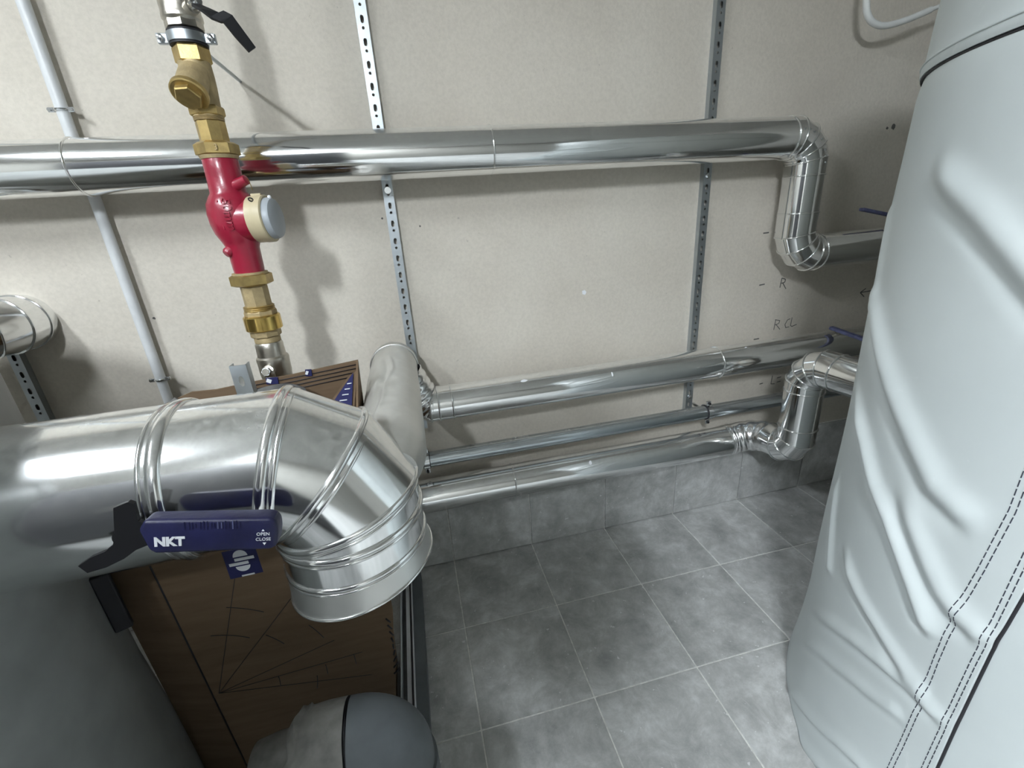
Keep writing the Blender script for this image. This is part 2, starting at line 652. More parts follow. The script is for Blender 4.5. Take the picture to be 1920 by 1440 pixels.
for (x, z, r) in [(1.822, 1.527, 0.010), (1.795, 1.522, 0.005), (-0.05, 1.33, 0.003), (0.06, 1.30, 0.003), (1.18, 1.56, 0.004), (-0.74, 1.10, 0.004), (0.35, 1.55, 0.003)]:
    pl = [(r * (0.7 + 0.5 * random.random()) * math.cos(t * PI / 5), r * (0.7 + 0.5 * random.random()) * math.sin(t * PI / 5)) for t in range(10)]
    build('wall_speck', prism(pl, (x, WALL_Y, z), (1, 0, 0), (0, 0, 1), 0.0008), 'pencil', wall_back, False)
build('paint_chip', prism([(-.006, -.006), (.004, -.009), (.009, 0), (.003, .008), (-.007, .006)], (0.602, WALL_Y, 1.04), (1, 0, 0), (0, 0, 1), 0.0012), 'white', wall_back, False)

# ================================================================== CEILING LAMPS
for (lx, ly, lz), lw, ll, rot, st, lab in LAMPS:
    t = thing('ceiling_light', lab, 'lamp', (lx, ly, CEIL), None)
    sx, sy = (ll, lw) if rot == 0 else (lw, ll)
    build('housing', box((lx, ly, (CEIL + lz) / 2 + 0.006), (sx + 0.02, sy + 0.02, CEIL - lz - 0.012), None, 0.004), 'lamp_body', t, False)
    build('diffuser', box((lx, ly, lz - 0.004), (sx, sy, 0.012), None, 0.003), emit_mat(st), t, False)

# ================================================================== STRUT RAILS ON THE WALL
def rail_face(w, z0, z1, pitch=0.05, slot=True):
    """front plate with a real row of round and slotted holes"""
    V, F = [], []
    k = int((z1 - z0) / pitch)
    pitch = (z1 - z0) / k
    holes = [[(0.0038 * math.cos(-a * PI / 6), 0.012 + 0.0038 * math.sin(-a * PI / 6)) for a in range(12)]]
    sl = []
    for a in range(7):
        sl.append((0.0046 * math.cos(PI - a * PI / 6), 0.036 + 0.0046 * math.sin(PI - a * PI / 6)))
    for a in range(7):
        sl.append((0.0046 * math.cos(-a * PI / 6), 0.027 + 0.0046 * math.sin(-a * PI / 6)))
    holes.append(sl)
    outer = [(-w / 2, 0), (w / 2, 0), (w / 2, pitch), (-w / 2, pitch)]
    loops = [outer] + holes
    flat = [p for lp in loops for p in lp]
    tri = tessellate_polygon([[Vector((a, b, 0)) for a, b in lp] for lp in loops])
    for i in range(k):
        n = len(V)
        V += [(a, 0, z0 + i * pitch + b) for a, b in flat]
        F += [tuple(q + n for q in t) for t in tri]
    return V, F


def strut_rail(x, z0, z1, label, w=0.030, dep=0.021, bolts=()):
    t = thing('strut_rail', label, 'rail', (x, WALL_Y, z0), 'slotted steel rails fixed upright to the wall')
    yf = WALL_Y - dep
    v, f = rail_face(w, z0, z1)
    build('slotted_face', ([(x + a, yf, c) for a, b, c in v], f), 'galv', t, False)
    for s in (-1, 1):
        build('side_flange', box((x + s * (w / 2 - 0.0008), yf + dep / 2, (z0 + z1) / 2), (0.0016, dep - 0.0005, z1 - z0)), 'galv', t, False)
    for bz in bolts:
        b = build('washer', revolve([(0, 0.0095), (0.002, 0.0095)], (x, yf - 0.0005, bz), (0, -1, 0), 20), 'chrome', t)
        build('bolt_head', revolve([(0, 0.0065), (0.005, 0.0065)], (x, yf - 0.0025, bz), (0, -1, 0), 6), 'chrome', b, False)
    return t


strut_rail(-0.021, 0.62, 2.35, 'slotted steel rail on the wall behind the red water meter, left of centre', bolts=(1.406,))
strut_rail(1.047, 0.46, 2.35, 'narrow steel rail on the wall right of centre, crossed by both long pipes', bolts=(1.395, 0.575, 0.48))
strut_rail(-1.100, 0.40, 2.35, 'steel rail at the left edge, running down below the short pipe end')

# conduit with two clips
t = thing('conduit_pipe', 'thin grey-white conduit pipe standing upright on the wall at left', 'conduit', (-0.766, 1.487, 0.2))
build('tube', tube([(-0.766, 1.487, 0.0), (-0.766, 1.487, 1.2), (-0.766, 1.487, CEIL - 0.002)], 0.0135, 20), 'conduit', t)
for z in (1.627, 0.922):
    c = build('clip', tube(ring_on_plane((-0.766, 1.487, z), (0, 0, 1), (0, 0, 1), 0.0150, 28), 0.0032, 8, closed=True), 'chrome', t)
    for s in (-1, 1):
        build('clip_ear', box((-0.766 + s * 0.021, 1.482, z), (0.014, 0.005, 0.011), None, 0.0015), 'chrome', c, False)
        build('screw', revolve([(0, 0.004), (0.004, 0.004)], (-0.766 + s * 0.023, 1.4795, z), (0, -1, 0), 8), 'chrome', c, False)
    build('stand_off', tube([(-0.766, 1.495, z), (-0.766, WALL_Y, z)], 0.004, 10), 'chrome', c)

# ================================================================== CLAD PIPES ALONG THE WALL
A = 'cladding_section'
# --- high pipe with its drop
PYW = 1.40
r = 0.0625
Z1, Z2, XV = 1.489, 1.118, 1.352
e1 = elbow_pts((XV, PYW, Z1), (1, 0, 0), (0, 0, -1), 0.085, 3)
e2 = elbow_pts((XV, PYW, Z2), (0, 0, -1), (1, 0, 0), 0.085, 3)
pts = [(X_L + 0.005, PYW, Z1), (-0.725, PYW, Z1), (0.278, PYW, Z1), (1.258, PYW, Z1)] + e1 + [(XV, PYW, 1.372), (XV, PYW, 1.255)] + e2 + [(1.445, PYW, Z2), (X_R - 0.005, PYW, Z2)]
names = [A, A, A, A] + ['elbow_gore'] * 3 + [A, A, A] + ['elbow_gore'] * 3 + [A, A]
t = thing('insulated_pipe', 'long aluminium-clad pipe high along the wall, dropping through two elbows by the tank', 'pipe', (0, PYW, Z1))
clad_pipe(t, pts, r, 'alu', names, beads=(1, 2, 3, 4, 5, 6, 7, 8, 9, 10, 11, 12, 13, 14), bead_r=0.0026)
# rivets on the upper elbow
for k in range(9):
    th = math.radians(4 + k * 10.5)
    c = Vector((XV - 0.085, PYW, Z1 - 0.085))
    rad = 0.085 + r * 0.30
    p = c + Vector((math.sin(th), 0, math.cos(th))) * rad
    p.y = PYW - r * math.cos(math.asin(0.30)) - 0.001
    build('rivet', revolve([(0, 0.0038), (0.0018, 0.003), (0.0026, 0.001)], p, (0, -1, 0), 10), 'chrome', t)

# --- middle pipe
r = 0.058
ZM = 0.745
t = thing('insulated_pipe', 'aluminium-clad pipe at middle height, branching right from the dusty collector', 'pipe', (0, PYW, ZM))
clad_pipe(t, [(0.012, PYW, ZM), (0.040, PYW, ZM), (0.085, PYW, ZM), (1.079, PYW, ZM), (X_R - 0.005, PYW, ZM)], r, 'alu', [A, A, A, A], beads=(0, 1, 2, 3), bead_r=0.0030)
# crumpled bend up into the collector
path = smooth_path([(0.022, PYW, ZM), (0.006, PYW, ZM + 0.004), (-0.012, PYW - 0.002, ZM + 0.030), (-0.030, PYW - 0.006, ZM + 0.072), (-0.052, PYW - 0.012, ZM + 0.120)], 14)
rad = [r - 0.002 + 0.0018 * math.sin(i * 0.95) + 0.0010 * math.sin(i * 0.41) for i in range(len(path))]
build('crumpled_bend', tube(path, rad, 48, cap=False), 'foil', t)

# --- low pipe with its riser into the tank
r = 0.060
ZL = 0.398
XR_, YR_ = 1.285, 1.190
t = thing('insulated_pipe', 'lowest aluminium-clad pipe above the floor, ending in a riser to the right tank', 'pipe', (0, PYW, ZL))
clad_pipe(t, [(-0.30, PYW, ZL), (0.272, PYW, ZL), (1.165, PYW, ZL)], r, 'alu', [A, A], beads=(1, 2), bead_r=0.0028, cap0=True)
path = smooth_path([(1.160, PYW, ZL), (1.195, PYW - 0.002, ZL + 0.004), (1.240, PYW - 0.022, ZL + 0.018), (1.272, PYW - 0.060, ZL + 0.032), (XR_, PYW - 0.105, ZL + 0.040)], 14)
rad = [r + 0.0034 * math.sin(i * 1.15) * math.sin(PI * min(1, i / 20)) + 0.0012 * math.sin(i * 0.6) for i in range(len(path))]
build('crumpled_bend', tube(path, rad, 56, cap=False), 'foil', t)
ZLE = ZL + 0.042
ZT = 0.776
e1 = elbow_pts((XR_, YR_, ZLE), (0, -1, 0), (0, 0, 1), 0.075, 2)
e2 = elbow_pts((XR_, YR_, ZT), (0, 0, 1), (0.12, -1, -0.02), 0.078, 3)
pts = [(XR_, PYW - 0.100, ZLE)] + e1 + [(XR_, YR_, 0.540), (XR_, YR_, 0.680)] + e2 + [(XR_ + 0.013, YR_ - 0.105, ZT - 0.002), (XR_ + 0.034, 0.918, ZT - 0.006)]
names = [A] + ['elbow_gore'] * 2 + [A, A, A] + ['elbow_gore'] * 3 + [A, A]
clad_pipe(t, pts, r * 1.01, 'alu', names, beads=(1, 2, 3, 4, 5, 6, 7, 8, 9, 10), bead_r=0.0026)
c1 = Vector((XR_ + 0.033, 0.928, ZT - 0.0055))
build('end_collar', tube(ring_on_plane(c1, (0.12, -1, -0.02), (0.12, -1, -0.02), r + 0.003, 48), 0.006, 8, closed=True), 'foil', t)

def dab(parent, x, z, rr, ang, lx, lw):
    p = Vector((x, PYW - rr * math.cos(ang), z + rr * math.sin(ang)))
    nrm = Vector((0, -math.cos(ang), math.sin(ang)))
    u = Vector((1, 0, 0))
    v = nrm.cross(u)
    pl = [(lx * (0.75 + 0.35 * random.random()) * math.cos(k * PI / 5), lw * (0.75 + 0.35 * random.random()) * math.sin(k * PI / 5)) for k in range(10)]
    build('paint_dab', prism(pl, p - nrm * 0.0003, u, v, 0.0012), 'white', parent, False)


dab(t, 0.560, ZL, 0.060, 0.75, 0.006, 0.010)
dab(bpy.data.objects['insulated_pipe.001'], 0.330, ZM, 0.058, 1.0, 0.012, 0.005)
dab(bpy.data.objects['insulated_pipe.001'], 0.640, ZM, 0.058, 0.6, 0.003, 0.008)
dab(bpy.data.objects['insulated_pipe.001'], 1.185, ZM, 0.058, 1.1, 0.005, 0.003)

# --- bare galvanised tube between them
t = thing('steel_tube', 'bare galvanised steel tube between the middle and the lowest clad pipe', 'pipe', (0, 1.42, 0.532))
build('tube', tube([(-0.30, 1.42, 0.532), (0.5, 1.42, 0.532), (X_R - 0.005, 1.42, 0.532)], 0.0275, 48), 'galv_tube', t, True, 40)
for x in (1.081, -0.026):
    c = build('clamp_band', revolve([(-0.010, 0.0295), (-0.010, 0.0325), (0.010, 0.0325), (0.010, 0.0295)], (x, 1.42, 0.532), (1, 0, 0), 40, False), 'chrome', t)
    build('rubber_lining', revolve([(-0.0125, 0.0277), (-0.0125, 0.0300), (0.0125, 0.0300), (0.0125, 0.0277)], (x, 1.42, 0.532), (1, 0, 0), 40, False), 'rubber', c)
    for s in (-1, 1):
        build('clamp_ear', box((x, 1.415, 0.532 + s * 0.039), (0.018, 0.010, 0.018), None, 0.002), 'chrome', c, False)
        build('screw', revolve([(0, 0.005), (0.006, 0.005)], (x, 1.410, 0.532 + s * 0.040), (0, -1, 0), 8), 'black', c, False)
    build('stand_off', tube([(x, 1.45, 0.532), (x, WALL_Y, 0.532)], 0.005, 10), 'chrome', c)

# --- pipe stub at the left edge: out of the wall, bending left
r = 0.072
c0 = Vector((-1.045, WALL_Y, 1.128))
t = thing('pipe_stub', 'short aluminium-clad pipe end at the left edge, bending out of the wall', 'pipe', c0)
e = elbow_pts(c0 + Vector((0, -0.165, 0)), (0, -1, 0), (-1, -0.05, 0.0), 0.11, 3)
pts = [c0, c0 + Vector((0, -0.030, 0))] + e + [c0 + Vector((-0.50, -0.19, 0))]
clad_pipe(t, pts, r, 'alu', [A, A, 'elbow_gore', 'elbow_gore', 'elbow_gore', A], beads=(1, 2, 3, 4, 5), bead_r=0.0028, cap1=True)

# ================================================================== DUSTY COLLECTOR (towards the viewer)
CX, CZ, CR = -0.080, 0.890, 0.070
t = thing('collector_pipe', 'dusty pale collector pipe running from the wall to the big elbow', 'pipe', (CX, 1.43, CZ))
V, F = [], []
ny, na = 130, 128
for i in range(ny + 1):
    y = 1.425 - i * (1.425 - 0.745) / ny
    for k in range(na):
        a = 2 * PI * k / na
        dx, dz = math.cos(a), math.sin(a)
        nn = noise.noise(Vector((dx * 1.3, y * 5.0, dz * 1.3)))
        rr = (CR + 0.0022 * nn) * (1 - 0.30 * max(0, (0.835 - y) / 0.09) ** 1.5)
        # a dent and a running crease pressed into the top
        ac = PI / 2 + 0.10 + 0.16 * math.sin(y * 9.0) + 0.05 * math.sin(y * 31.0)
        on = max(0.0, min(1.0, (1.30 - y) / 0.06)) * max(0.0, min(1.0, (y - 0.86) / 0.06))
        rr += on * (0.0035 * math.exp(-((a - ac) / 0.075) ** 2) - 0.0045 * math.exp(-((a - ac - 0.20) / 0.12) ** 2))
        rr -= 0.0035 * math.exp(-((y - 0.96) / 0.025) ** 2 - ((a - PI / 2 - 0.55) / 0.25) ** 2)
        rr -= 0.006 * math.exp(-((y - 1.12) / 0.07) ** 2 - ((a - PI / 2 - 0.18) / 0.20) ** 2)
        V.append((CX + dx * rr, y, CZ + dz * rr))
for i in range(ny):
    for k in range(na):
        k2 = (k + 1) % na
        F.append((i * na + k, i * na + k2, (i + 1) * na + k2, (i + 1) * na + k))
F.append(tuple(ny * na + k for k in range(na)))
build('cladding', (V, F), 'alu_dusty', t, True, 60)
build('end_cap', revolve([(0, CR + 0.0025), (0.030, CR + 0.0025), (0.040, CR - 0.004), (0.044, CR - 0.016)], (CX, 1.405, CZ), (0, 1, 0), 56), 'alu_dusty', t, True, 50)
build('cap_bead', tube(ring_on_plane((CX, 1.405, CZ), (0, 1, 0), (0, 1, 0), CR + 0.002, 56), 0.003, 8, closed=True), 'alu_dusty', t, True, 0)

# ================================================================== BIG PIPE WITH ELBOW
BY, BZ, BR = 0.743, 0.949, 0.125
JA, JB, JC = (-0.245, BY, BZ), (-0.191, BY, 0.918), (-0.160, BY, 0.864)
t = thing('large_clad_pipe', 'thick shiny aluminium-clad pipe in front, its elbow turning down over the cardboard box', 'pipe', (-0.4, BY, BZ))
clad_pipe(t, [(-0.700, BY, BZ), (-0.385, BY, BZ), JA, JB, JC, (-0.160, BY, 0.8295), (-0.160, BY, 0.765)], BR, 'alu_big',
          [A, A, 'elbow_gore', 'elbow_gore', A, A], n=96)
for c, d, nrm, bw, bh in [((-0.380, BY, BZ), (1, 0, 0), (1, 0, 0), 0.0105, 0.0065), ((-0.3985, BY, BZ), (1, 0, 0), (1, 0, 0), 0.0035, 0.0022),
                          ((-0.256, BY, BZ), (1, 0, 0), (0.966, 0, -0.259), 0.0085, 0.0055), ((-0.240, BY, BZ - 0.002), (0.966, 0, -0.259), (0.966, 0, -0.259), 0.0050, 0.0040),
                          ((-0.196, BY, 0.922), (0.866, 0, -0.5), (0.707, 0, -0.707), 0.0060, 0.0050), ((-0.186, BY, 0.912), (0.707, 0, -0.707), (0.707, 0, -0.707), 0.0036, 0.0032),
                          ((-0.160, BY, 0.859), (0, 0, -1), (0.259, 0, -0.966), 0.0062, 0.0050), ((-0.160, BY, 0.8470), (0, 0, -1), (0.24, 0, -0.966), 0.0030, 0.0028),
                          ((-0.160, BY, 0.8260), (0, 0, -1), (0.06, 0, -1), 0.0062, 0.0052), ((-0.160, BY, 0.8150), (0, 0, -1), (0.06, 0, -1), 0.0030, 0.0028),
                          ((-0.160, BY, 0.7690), (0, 0, -1), (0.08, 0, -1), 0.0050, 0.0042), ((-0.160, BY, 0.7600), (0, 0, -1), (0.08, 0, -1), 0.0026, 0.0030)]:
    build('bead', ring_bead(c, d, nrm, BR, bw, bh), 'alu_big', t, True, 0)
# slanted end skirt
a = ring_on_plane((-0.160, BY, 0.765), (0, 0, -1), (0.05, 0, -1), BR + 0.0015, 96)
b = ring_on_plane((-0.158, BY, 0.716), (0, 0, -1), (0.16, 0, -1), BR + 0.0065, 96)
build('end_skirt', (a + b, [(k, (k + 1) % 96, (k + 1) % 96 + 96, k + 96) for k in range(96)] + [tuple(range(96, 192))]), 'alu_dusty', t, True, 50)
build('skirt_rim', tube(b, 0.0028, 8, closed=True), 'alu_big', t, True, 0)

# ================================================================== BLUE LEVER ON THE BIG PIPE
t = thing('valve_lever', 'blue-gripped valve lever with a black bent arm on the big pipe', 'valve handle', (-0.41, 0.585, 0.95))
arm = [(-0.467, .930), (-0.461, .917), (-0.438, .920), (-0.415, .928), (-0.398, .938), (-0.375, .944), (-0.372, .972), (-0.382, .980),
       (-0.379, 1.006), (-0.384, 1.010), (-0.402, 1.005), (-0.4045, .997), (-0.413, .968), (-0.420, .952), (-0.432, .944), (-0.450, .939)]
build('arm', prism([(a, b) for a, b in reversed(arm)], (0, 0.588, 0), (1, 0, 0), (0, 0, 1), 0.006), 'black', t, False)
build('stem', tube([(-0.41, 0.588, 0.955), (-0.41, 0.619, 0.955)], 0.013, 20), 'black', t)
ux = Vector((0.981, -0.02, -0.19)).normalized()
uy = Vector((0.19, 0.12, 0.974))
uy = (uy - ux * uy.dot(ux)).normalized()
un = ux.cross(uy)            # points away from the viewer or towards, fixed below
if un.y > 0:
    un = -un
R3 = Matrix((ux, uy, un)).transposed()
gc = Vector((-0.2945, 0.566, 0.9545))
poly = [(-0.080, 0.010), (-0.073, 0.024), (0.070, 0.024), (0.078, 0.018), (0.080, 0.004), (0.078, -0.018), (0.070, -0.023), (-0.064, -0.023), (-0.070, -0.017)]
bm = bmesh.new()
th = 0.024
vs0 = [bm.verts.new(gc + ux * a + uy * b + un * (-th / 2)) for a, b in poly]
vs1 = [bm.verts.new(gc + ux * a + uy * b + un * (th / 2)) for a, b in poly]
bm.faces.new(vs0)
bm.faces.new(vs1)
for i in range(len(poly)):
    j = (i + 1) % len(poly)
    bm.faces.new((vs0[i], vs0[j], vs1[j], vs1[i]))
bmesh.ops.recalc_face_normals(bm, faces=bm.faces)
bmesh.ops.bevel(bm, geom=[e for e in bm.edges if any(abs((v.co - gc).dot(un) - th / 2) < 1e-5 for v in e.verts)], offset=0.005, segments=3, profile=0.5, affect='EDGES')
bm.verts.index_update()
grip = build('grip', ([v.co.copy() for v in bm.verts], [tuple(v.index for v in f.verts) for f in bm.faces]), 'blue', t, True, 40)
bm.free()
front = gc + un * (th / 2 + 0.0003)
for k in range(16):
    x = -0.028 + k * 0.0042 + random.uniform(-0.0006, 0.0006)
    h = random.uniform(0.006, 0.012)
    build('grip_rib', box(gc + ux * x + uy * 0.0155 + un * (th / 2 - 0.0004), (0.0012, h, 0.0022), R3), 'bluegrey' if k in (9, 10, 13) else 'blue', grip, False)
build('logo', text_geo('NKT', 0.0165, front + ux * -0.046 - uy * 0.006, ux, uy, 0.0003, 0.0009), 'white', grip, False)
build('lettering', text_geo('OPEN', 0.0062, front + ux * 0.062 + uy * 0.0010, ux, uy, 0.0003), 'white', grip, False)
build('lettering', text_geo('CLOSE', 0.0062, front + ux * 0.062 - uy * 0.0065, ux, uy, 0.0003), 'white', grip, False)
build('arrow', prism([(-0.0018, 0), (0.0018, 0), (0, 0.0028)], front + ux * 0.062 + uy * 0.0055, ux, uy, 0.0003), 'white', grip, False)
build('arrow', prism([(-0.0022, 0), (0, -0.0036), (0.0022, 0)], front + ux * 0.0635 - uy * 0.0112, ux, uy, 0.0003), 'white', grip, False)

# ================================================================== WATER METER LINE
MX, MY = -0.357, 1.190
t = thing('water_meter', 'red water meter with brass fittings and nickel valves, hanging upright in front of the wall', 'water meter', (MX, MY, 0.97))


def rev(name, prof, mat, n=40, parent=None, sharp=30, ph=0.0, smooth=True):
    return build(name, revolve([(z, r) for z, r in prof], (MX, MY, 0), (0, 0, 1), n, True, ph, ref=(1, 0, 0)), mat, parent or t, smooth, sharp)


# upper ball valve
v = rev('upper_valve_body', [(1.708, 0.031), (1.713, 0.0355), (1.719, 0.0358), (1.724, 0.0342), (1.735, 0.0345), (1.76, 0.0355), (1.80, 0.0358), (1.84, 0.035), (1.87, 0.033), (1.90, 0.028), (1.95, 0.026)], 'nickel')
rev('riser', [(1.95, 0.025), (2.3, 0.025), (CEIL - 0.002, 0.025)], 'nickel', 32)
rev('valve_hex', [(1.696, 0.030), (1.698, 0.0335), (1.708, 0.0335), (1.712, 0.032)], 'nickel', 8, v, 20, 0.2, False)
st = Vector((MX, MY, 1.722))
sd = Vector((0.72, -0.68, 0.10)).normalized()
build('stem', revolve([(0.030, 0.013), (0.046, 0.013), (0.047, 0.010), (0.060, 0.010)], st, sd, 20), 'nickel', v)
build('stem_nut', revolve([(0.050, 0.011), (0.060, 0.011)], st, sd, 6), 'chrome', v, False)
build('stem_washer', revolve([(0.060, 0.006), (0.070, 0.006)], st, sd, 12), 'chrome', v)
lev = [(-0.312, 1.138, 1.720), (-0.294, 1.124, 1.708), (-0.279, 1.117, 1.697), (-0.266, 1.112, 1.694), (-0.257, 1.110, 1.690), (-0.244, 1.114, 1.668), (-0.229, 1.120, 1.645)]
V, F = [], []
wdt = [0.009, 0.010, 0.011, 0.0115, 0.0115, 0.0105, 0.0085]
for i, p in enumerate(lev):
    p = Vector(p)
    d = (Vector(lev[min(i + 1, 6)]) - Vector(lev[max(i - 1, 0)])).normalized()
    nrm = sd if i < 3 else Vector((0.35, -0.90, 0.25)).normalized()
    s = d.cross(nrm).normalized()
    nrm = s.cross(d).normalized()
    for a, b in ((-1, -1), (1, -1), (1, 1), (-1, 1)):
        V.append(p + s * wdt[i] * a + nrm * 0.0025 * b)
for i in range(6):
    for k in range(4):
        F.append((4 * i + k, 4 * i + (k + 1) % 4, 4 * i + 4 + (k + 1) % 4, 4 * i + 4 + k))
F += [(0, 1, 2, 3), (24, 25, 26, 27)]
build('lever', (V, F), 'black', v, False)
# wall clamp
cb = rev('clamp_band', [(1.674, 0.0325), (1.674, 0.0352), (1.690, 0.0352), (1.690, 0.0325)], 'galv')
rev('rubber_lining', [(1.670, 0.0305), (1.670, 0.0335), (1.694, 0.0335), (1.694, 0.0305)], 'rubber', 40, cb)
for s in (-1, 1):
    build('clamp_ear', box((MX + s * 0.0425, MY - 0.004, 1.682), (0.020, 0.010, 0.018), None, 0.002), 'galv', cb, False)
    build('screw', revolve([(0, 0.006), (0.007, 0.006), (0.008, 0.004)], (MX + s * 0.0440, MY - 0.009, 1.682), (0, -1, 0), 12), 'chrome', cb, True, 30)
build('threaded_rod', tube([(MX, MY + 0.034, 1.686), (MX + 0.001, WALL_Y, 1.690)], 0.0042, 12), 'galv', cb)
# strainer
rev('strainer_top_hex', [(1.640, 0.029), (1.643, 0.0330), (1.666, 0.0330), (1.670, 0.031)], 'brass', 6, None, 20, 0.15, False)
sb = rev('strainer_body', [(1.545, 0.025), (1.552, 0.027), (1.575, 0.028), (1.600, 0.0295), (1.62, 0.0300), (1.643, 0.029)], 'brass_dusty')
so = Vector((MX, MY, 1.630))
sdir = Vector((-0.14, -0.66, -0.74)).normalized()
build('strainer_leg', revolve([(-0.005, 0.028), (0.055, 0.0285), (0.062, 0.030)], so, sdir, 40), 'brass_dusty', sb)
cap = build('strainer_cap', revolve([(0.060, 0.031), (0.063, 0.0335), (0.070, 0.0335), (0.072, 0.031)], so, sdir, 44), 'brass', sb, True, 30)
build('cap_hex', revolve([(0.071, 0.0250), (0.080, 0.0250), (0.082, 0.023)], so, sdir, 6), 'brass', cap, False)
rev('strainer_low_hex', [(1.548, 0.029), (1.551, 0.0325), (1.564, 0.0325), (1.567, 0.030)], 'brass', 6, None, 20, 0.35, False)
rev('thread', [(1.540, 0.028)] + [(1.548 - 0.0012 * i, 0.0288 if i % 2 else 0.0272) for i in range(6, 0, -1)] + [(1.550, 0.027)], 'brass_dusty', 32)
rev('upper_nipple', [(1.498, 0.026), (1.500, 0.0282), (1.538, 0.0282), (1.541, 0.026)], 'brass', 8, None, 20, 0.1, False)
un_ = rev('upper_union_nut', [(1.474, 0.036), (1.477, 0.0425), (1.496, 0.0425), (1.501, 0.034)], 'brass', 6, None, 20, 0.3, False)
build('stamp', text_geo('13', 0.016, (MX + 0.006, MY - 0.0375, 1.4865), (0.97, -0.20, 0), (0, 0, 1), 0.0006), 'brass_dusty', un_, False)
rev('union_collar', [(1.468, 0.036), (1.475, 0.038)], 'brass_dusty', 36)

# red body: a lathe with a side neck
BODY = [(1.226, 0.031), (1.240, 0.0325), (1.285, 0.0335), (1.300, 0.039), (1.318, 0.0475), (1.338, 0.0520), (1.360, 0.0530), (1.380, 0.0500), (1.396, 0.0405), (1.402, 0.0362), (1.440, 0.0350), (1.468, 0.0345), (1.471, 0.033)]
BODY_Z, BODY_R = [b[0] for b in BODY], [b[1] for b in BODY]
body = rev('meter_body', BODY, 'red', 56, None, 50)
rc = Vector((MX, MY - 0.004, 1.342))
rd = Vector((0.985, -0.17, 0.02)).normalized()
neck = build('register_neck', revolve([(-0.02, 0.045), (0.030, 0.0465), (0.046, 0.0460), (0.048, 0.043)], rc, rd, 56), 'red', t, True, 40)
build('seal_boss', revolve([(0.020, 0.012), (0.048, 0.010), (0.055, 0.010), (0.057, 0.006)], (MX, MY - 0.012, 1.406), (0.90, -0.30, 0.33), 20), 'red', t, True, 40)
build('drain_boss', revolve([(0.020, 0.012), (0.044, 0.011), (0.048, 0.008)], (MX, MY, 1.300), (-0.62, -0.55, -0.50), 20), 'red', t, True, 40)
tx = text_geo('50mm', 0.026, (0, 0, 0), (1, 0, 0), (0, 1, 0), 0.0018, 0.0003)
ln = box((0, -0.017, 0), (0.058, 0.0022, 0.0024))


def wrap(geo, rr):
    out = []
    for p in geo[0]:
        a = -PI / 2 + 0.06 + p[1] / rr            # second axis runs round the body
        z = 1.356 - p[0]
        k = float(np.interp(z, BODY_Z, BODY_R)) + p[2] + 0.0010
        out.append((MX + k * math.cos(a), MY + k * math.sin(a), z))
    return out, geo[1]


build('embossed_text', wrap(tx, 0.0542), 'red', body, False)
build('embossed_line', wrap(ln, 0.0540), 'red', body, False)
# register ring and cap
rg = build('register_ring', revolve([(0.042, 0.045), (0.044, 0.0490), (0.060, 0.0495), (0.062, 0.0502), (0.076, 0.0498), (0.078, 0.047)], rc, rd, 60), 'beige', t, True, 30)
build('hinge', box(rc + rd * 0.060 + Vector((0, -0.006, 0.0500)), (0.020, 0.012, 0.006), None, 0.001), 'beige', rg, False)
build('seal_screw', tube(ring_on_plane(rc + rd * 0.054 + Vector((0.0, -0.034, 0.040)), (0.5, -0.6, 0.6), (0.5, -0.6, 0.6), 0.0045, 20), 0.0014, 6, closed=True), 'black', rg)
build('seal_wire', tube(smooth_path([(MX + 0.052, MY - 0.028, 1.426), (MX + 0.057, MY - 0.036, 1.414), (MX + 0.060, MY - 0.042, 1.402)], 6), 0.0008, 6), 'brass_bright', rg)
rcap = build('register_cap', revolve([(0.074, 0.0440), (0.086, 0.0435), (0.091, 0.0410), (0.0935, 0.035), (0.094, 0.001)], rc, rd, 60), 'greycap', t, True, 40)
build('cap_knob', revolve([(0, 0.004), (0.004, 0.004), (0.006, 0.002)], rc + rd * 0.086 + Vector((0, -0.004, 0.0415)), (0.3, -0.3, 0.9), 12), 'white', rcap)
# lower fittings
rev('lower_union_nut', [(1.200, 0.036), (1.204, 0.0460), (1.224, 0.0460), (1.228, 0.037)], 'brass', 6, None, 20, 0.45, False)
rev('union_washer', [(1.226, 0.038), (1.231, 0.038)], 'brass_dusty', 36)
rev('lower_nipple', [(1.150, 0.0275), (1.152, 0.0295), (1.198, 0.0295), (1.202, 0.028)], 'brass_dusty', 8, None, 20, 0.1, False)
rev('tape_thread', [(1.140, 0.033)] + [(1.1402 + 0.0022 * i, 0.0345 if i % 2 else 0.0325) for i in range(1, 6)] + [(1.153, 0.032)], 'brass', 36)
rev('check_valve_collar', [(1.128, 0.034), (1.131, 0.0360), (1.139, 0.0360), (1.142, 0.034)], 'brass_dusty', 8, None, 20, 0.2, False)
rev('check_valve_ring', [(1.094, 0.038), (1.096, 0.0410), (1.127, 0.0410), (1.130, 0.038)], 'brass_bright', 44)
rev('check_valve_tail', [(1.076, 0.031), (1.079, 0.0345), (1.094, 0.0345), (1.096, 0.032)], 'brass_dusty', 8, None, 20, 0.3, False)
rev('tail_thread', [(1.062, 0.027), (1.064, 0.0295), (1.074, 0.0295), (1.078, 0.028)], 'brass_dusty', 32)
lv = rev('lower_valve_body', [(0.930, 0.026), (0.950, 0.030), (0.965, 0.0345), (0.985, 0.0368), (1.010, 0.0368), (1.018, 0.0378), (1.024, 0.0368), (1.028, 0.0325), (1.046, 0.0318), (1.058, 0.0318), (1.063, 0.029)], 'nickel', 44)
ls = Vector((MX, MY, 0.990))
ld = Vector((-0.10, -0.97, 0.20)).normalized()
build('stem', revolve([(0.034, 0.014), (0.046, 0.014), (0.047, 0.009), (0.062, 0.008)], ls, ld, 20), 'nickel', lv)
build('stem_nut', revolve([(0.050, 0.0105), (0.060, 0.0105)], ls, ld, 6), 'chrome', lv, False)
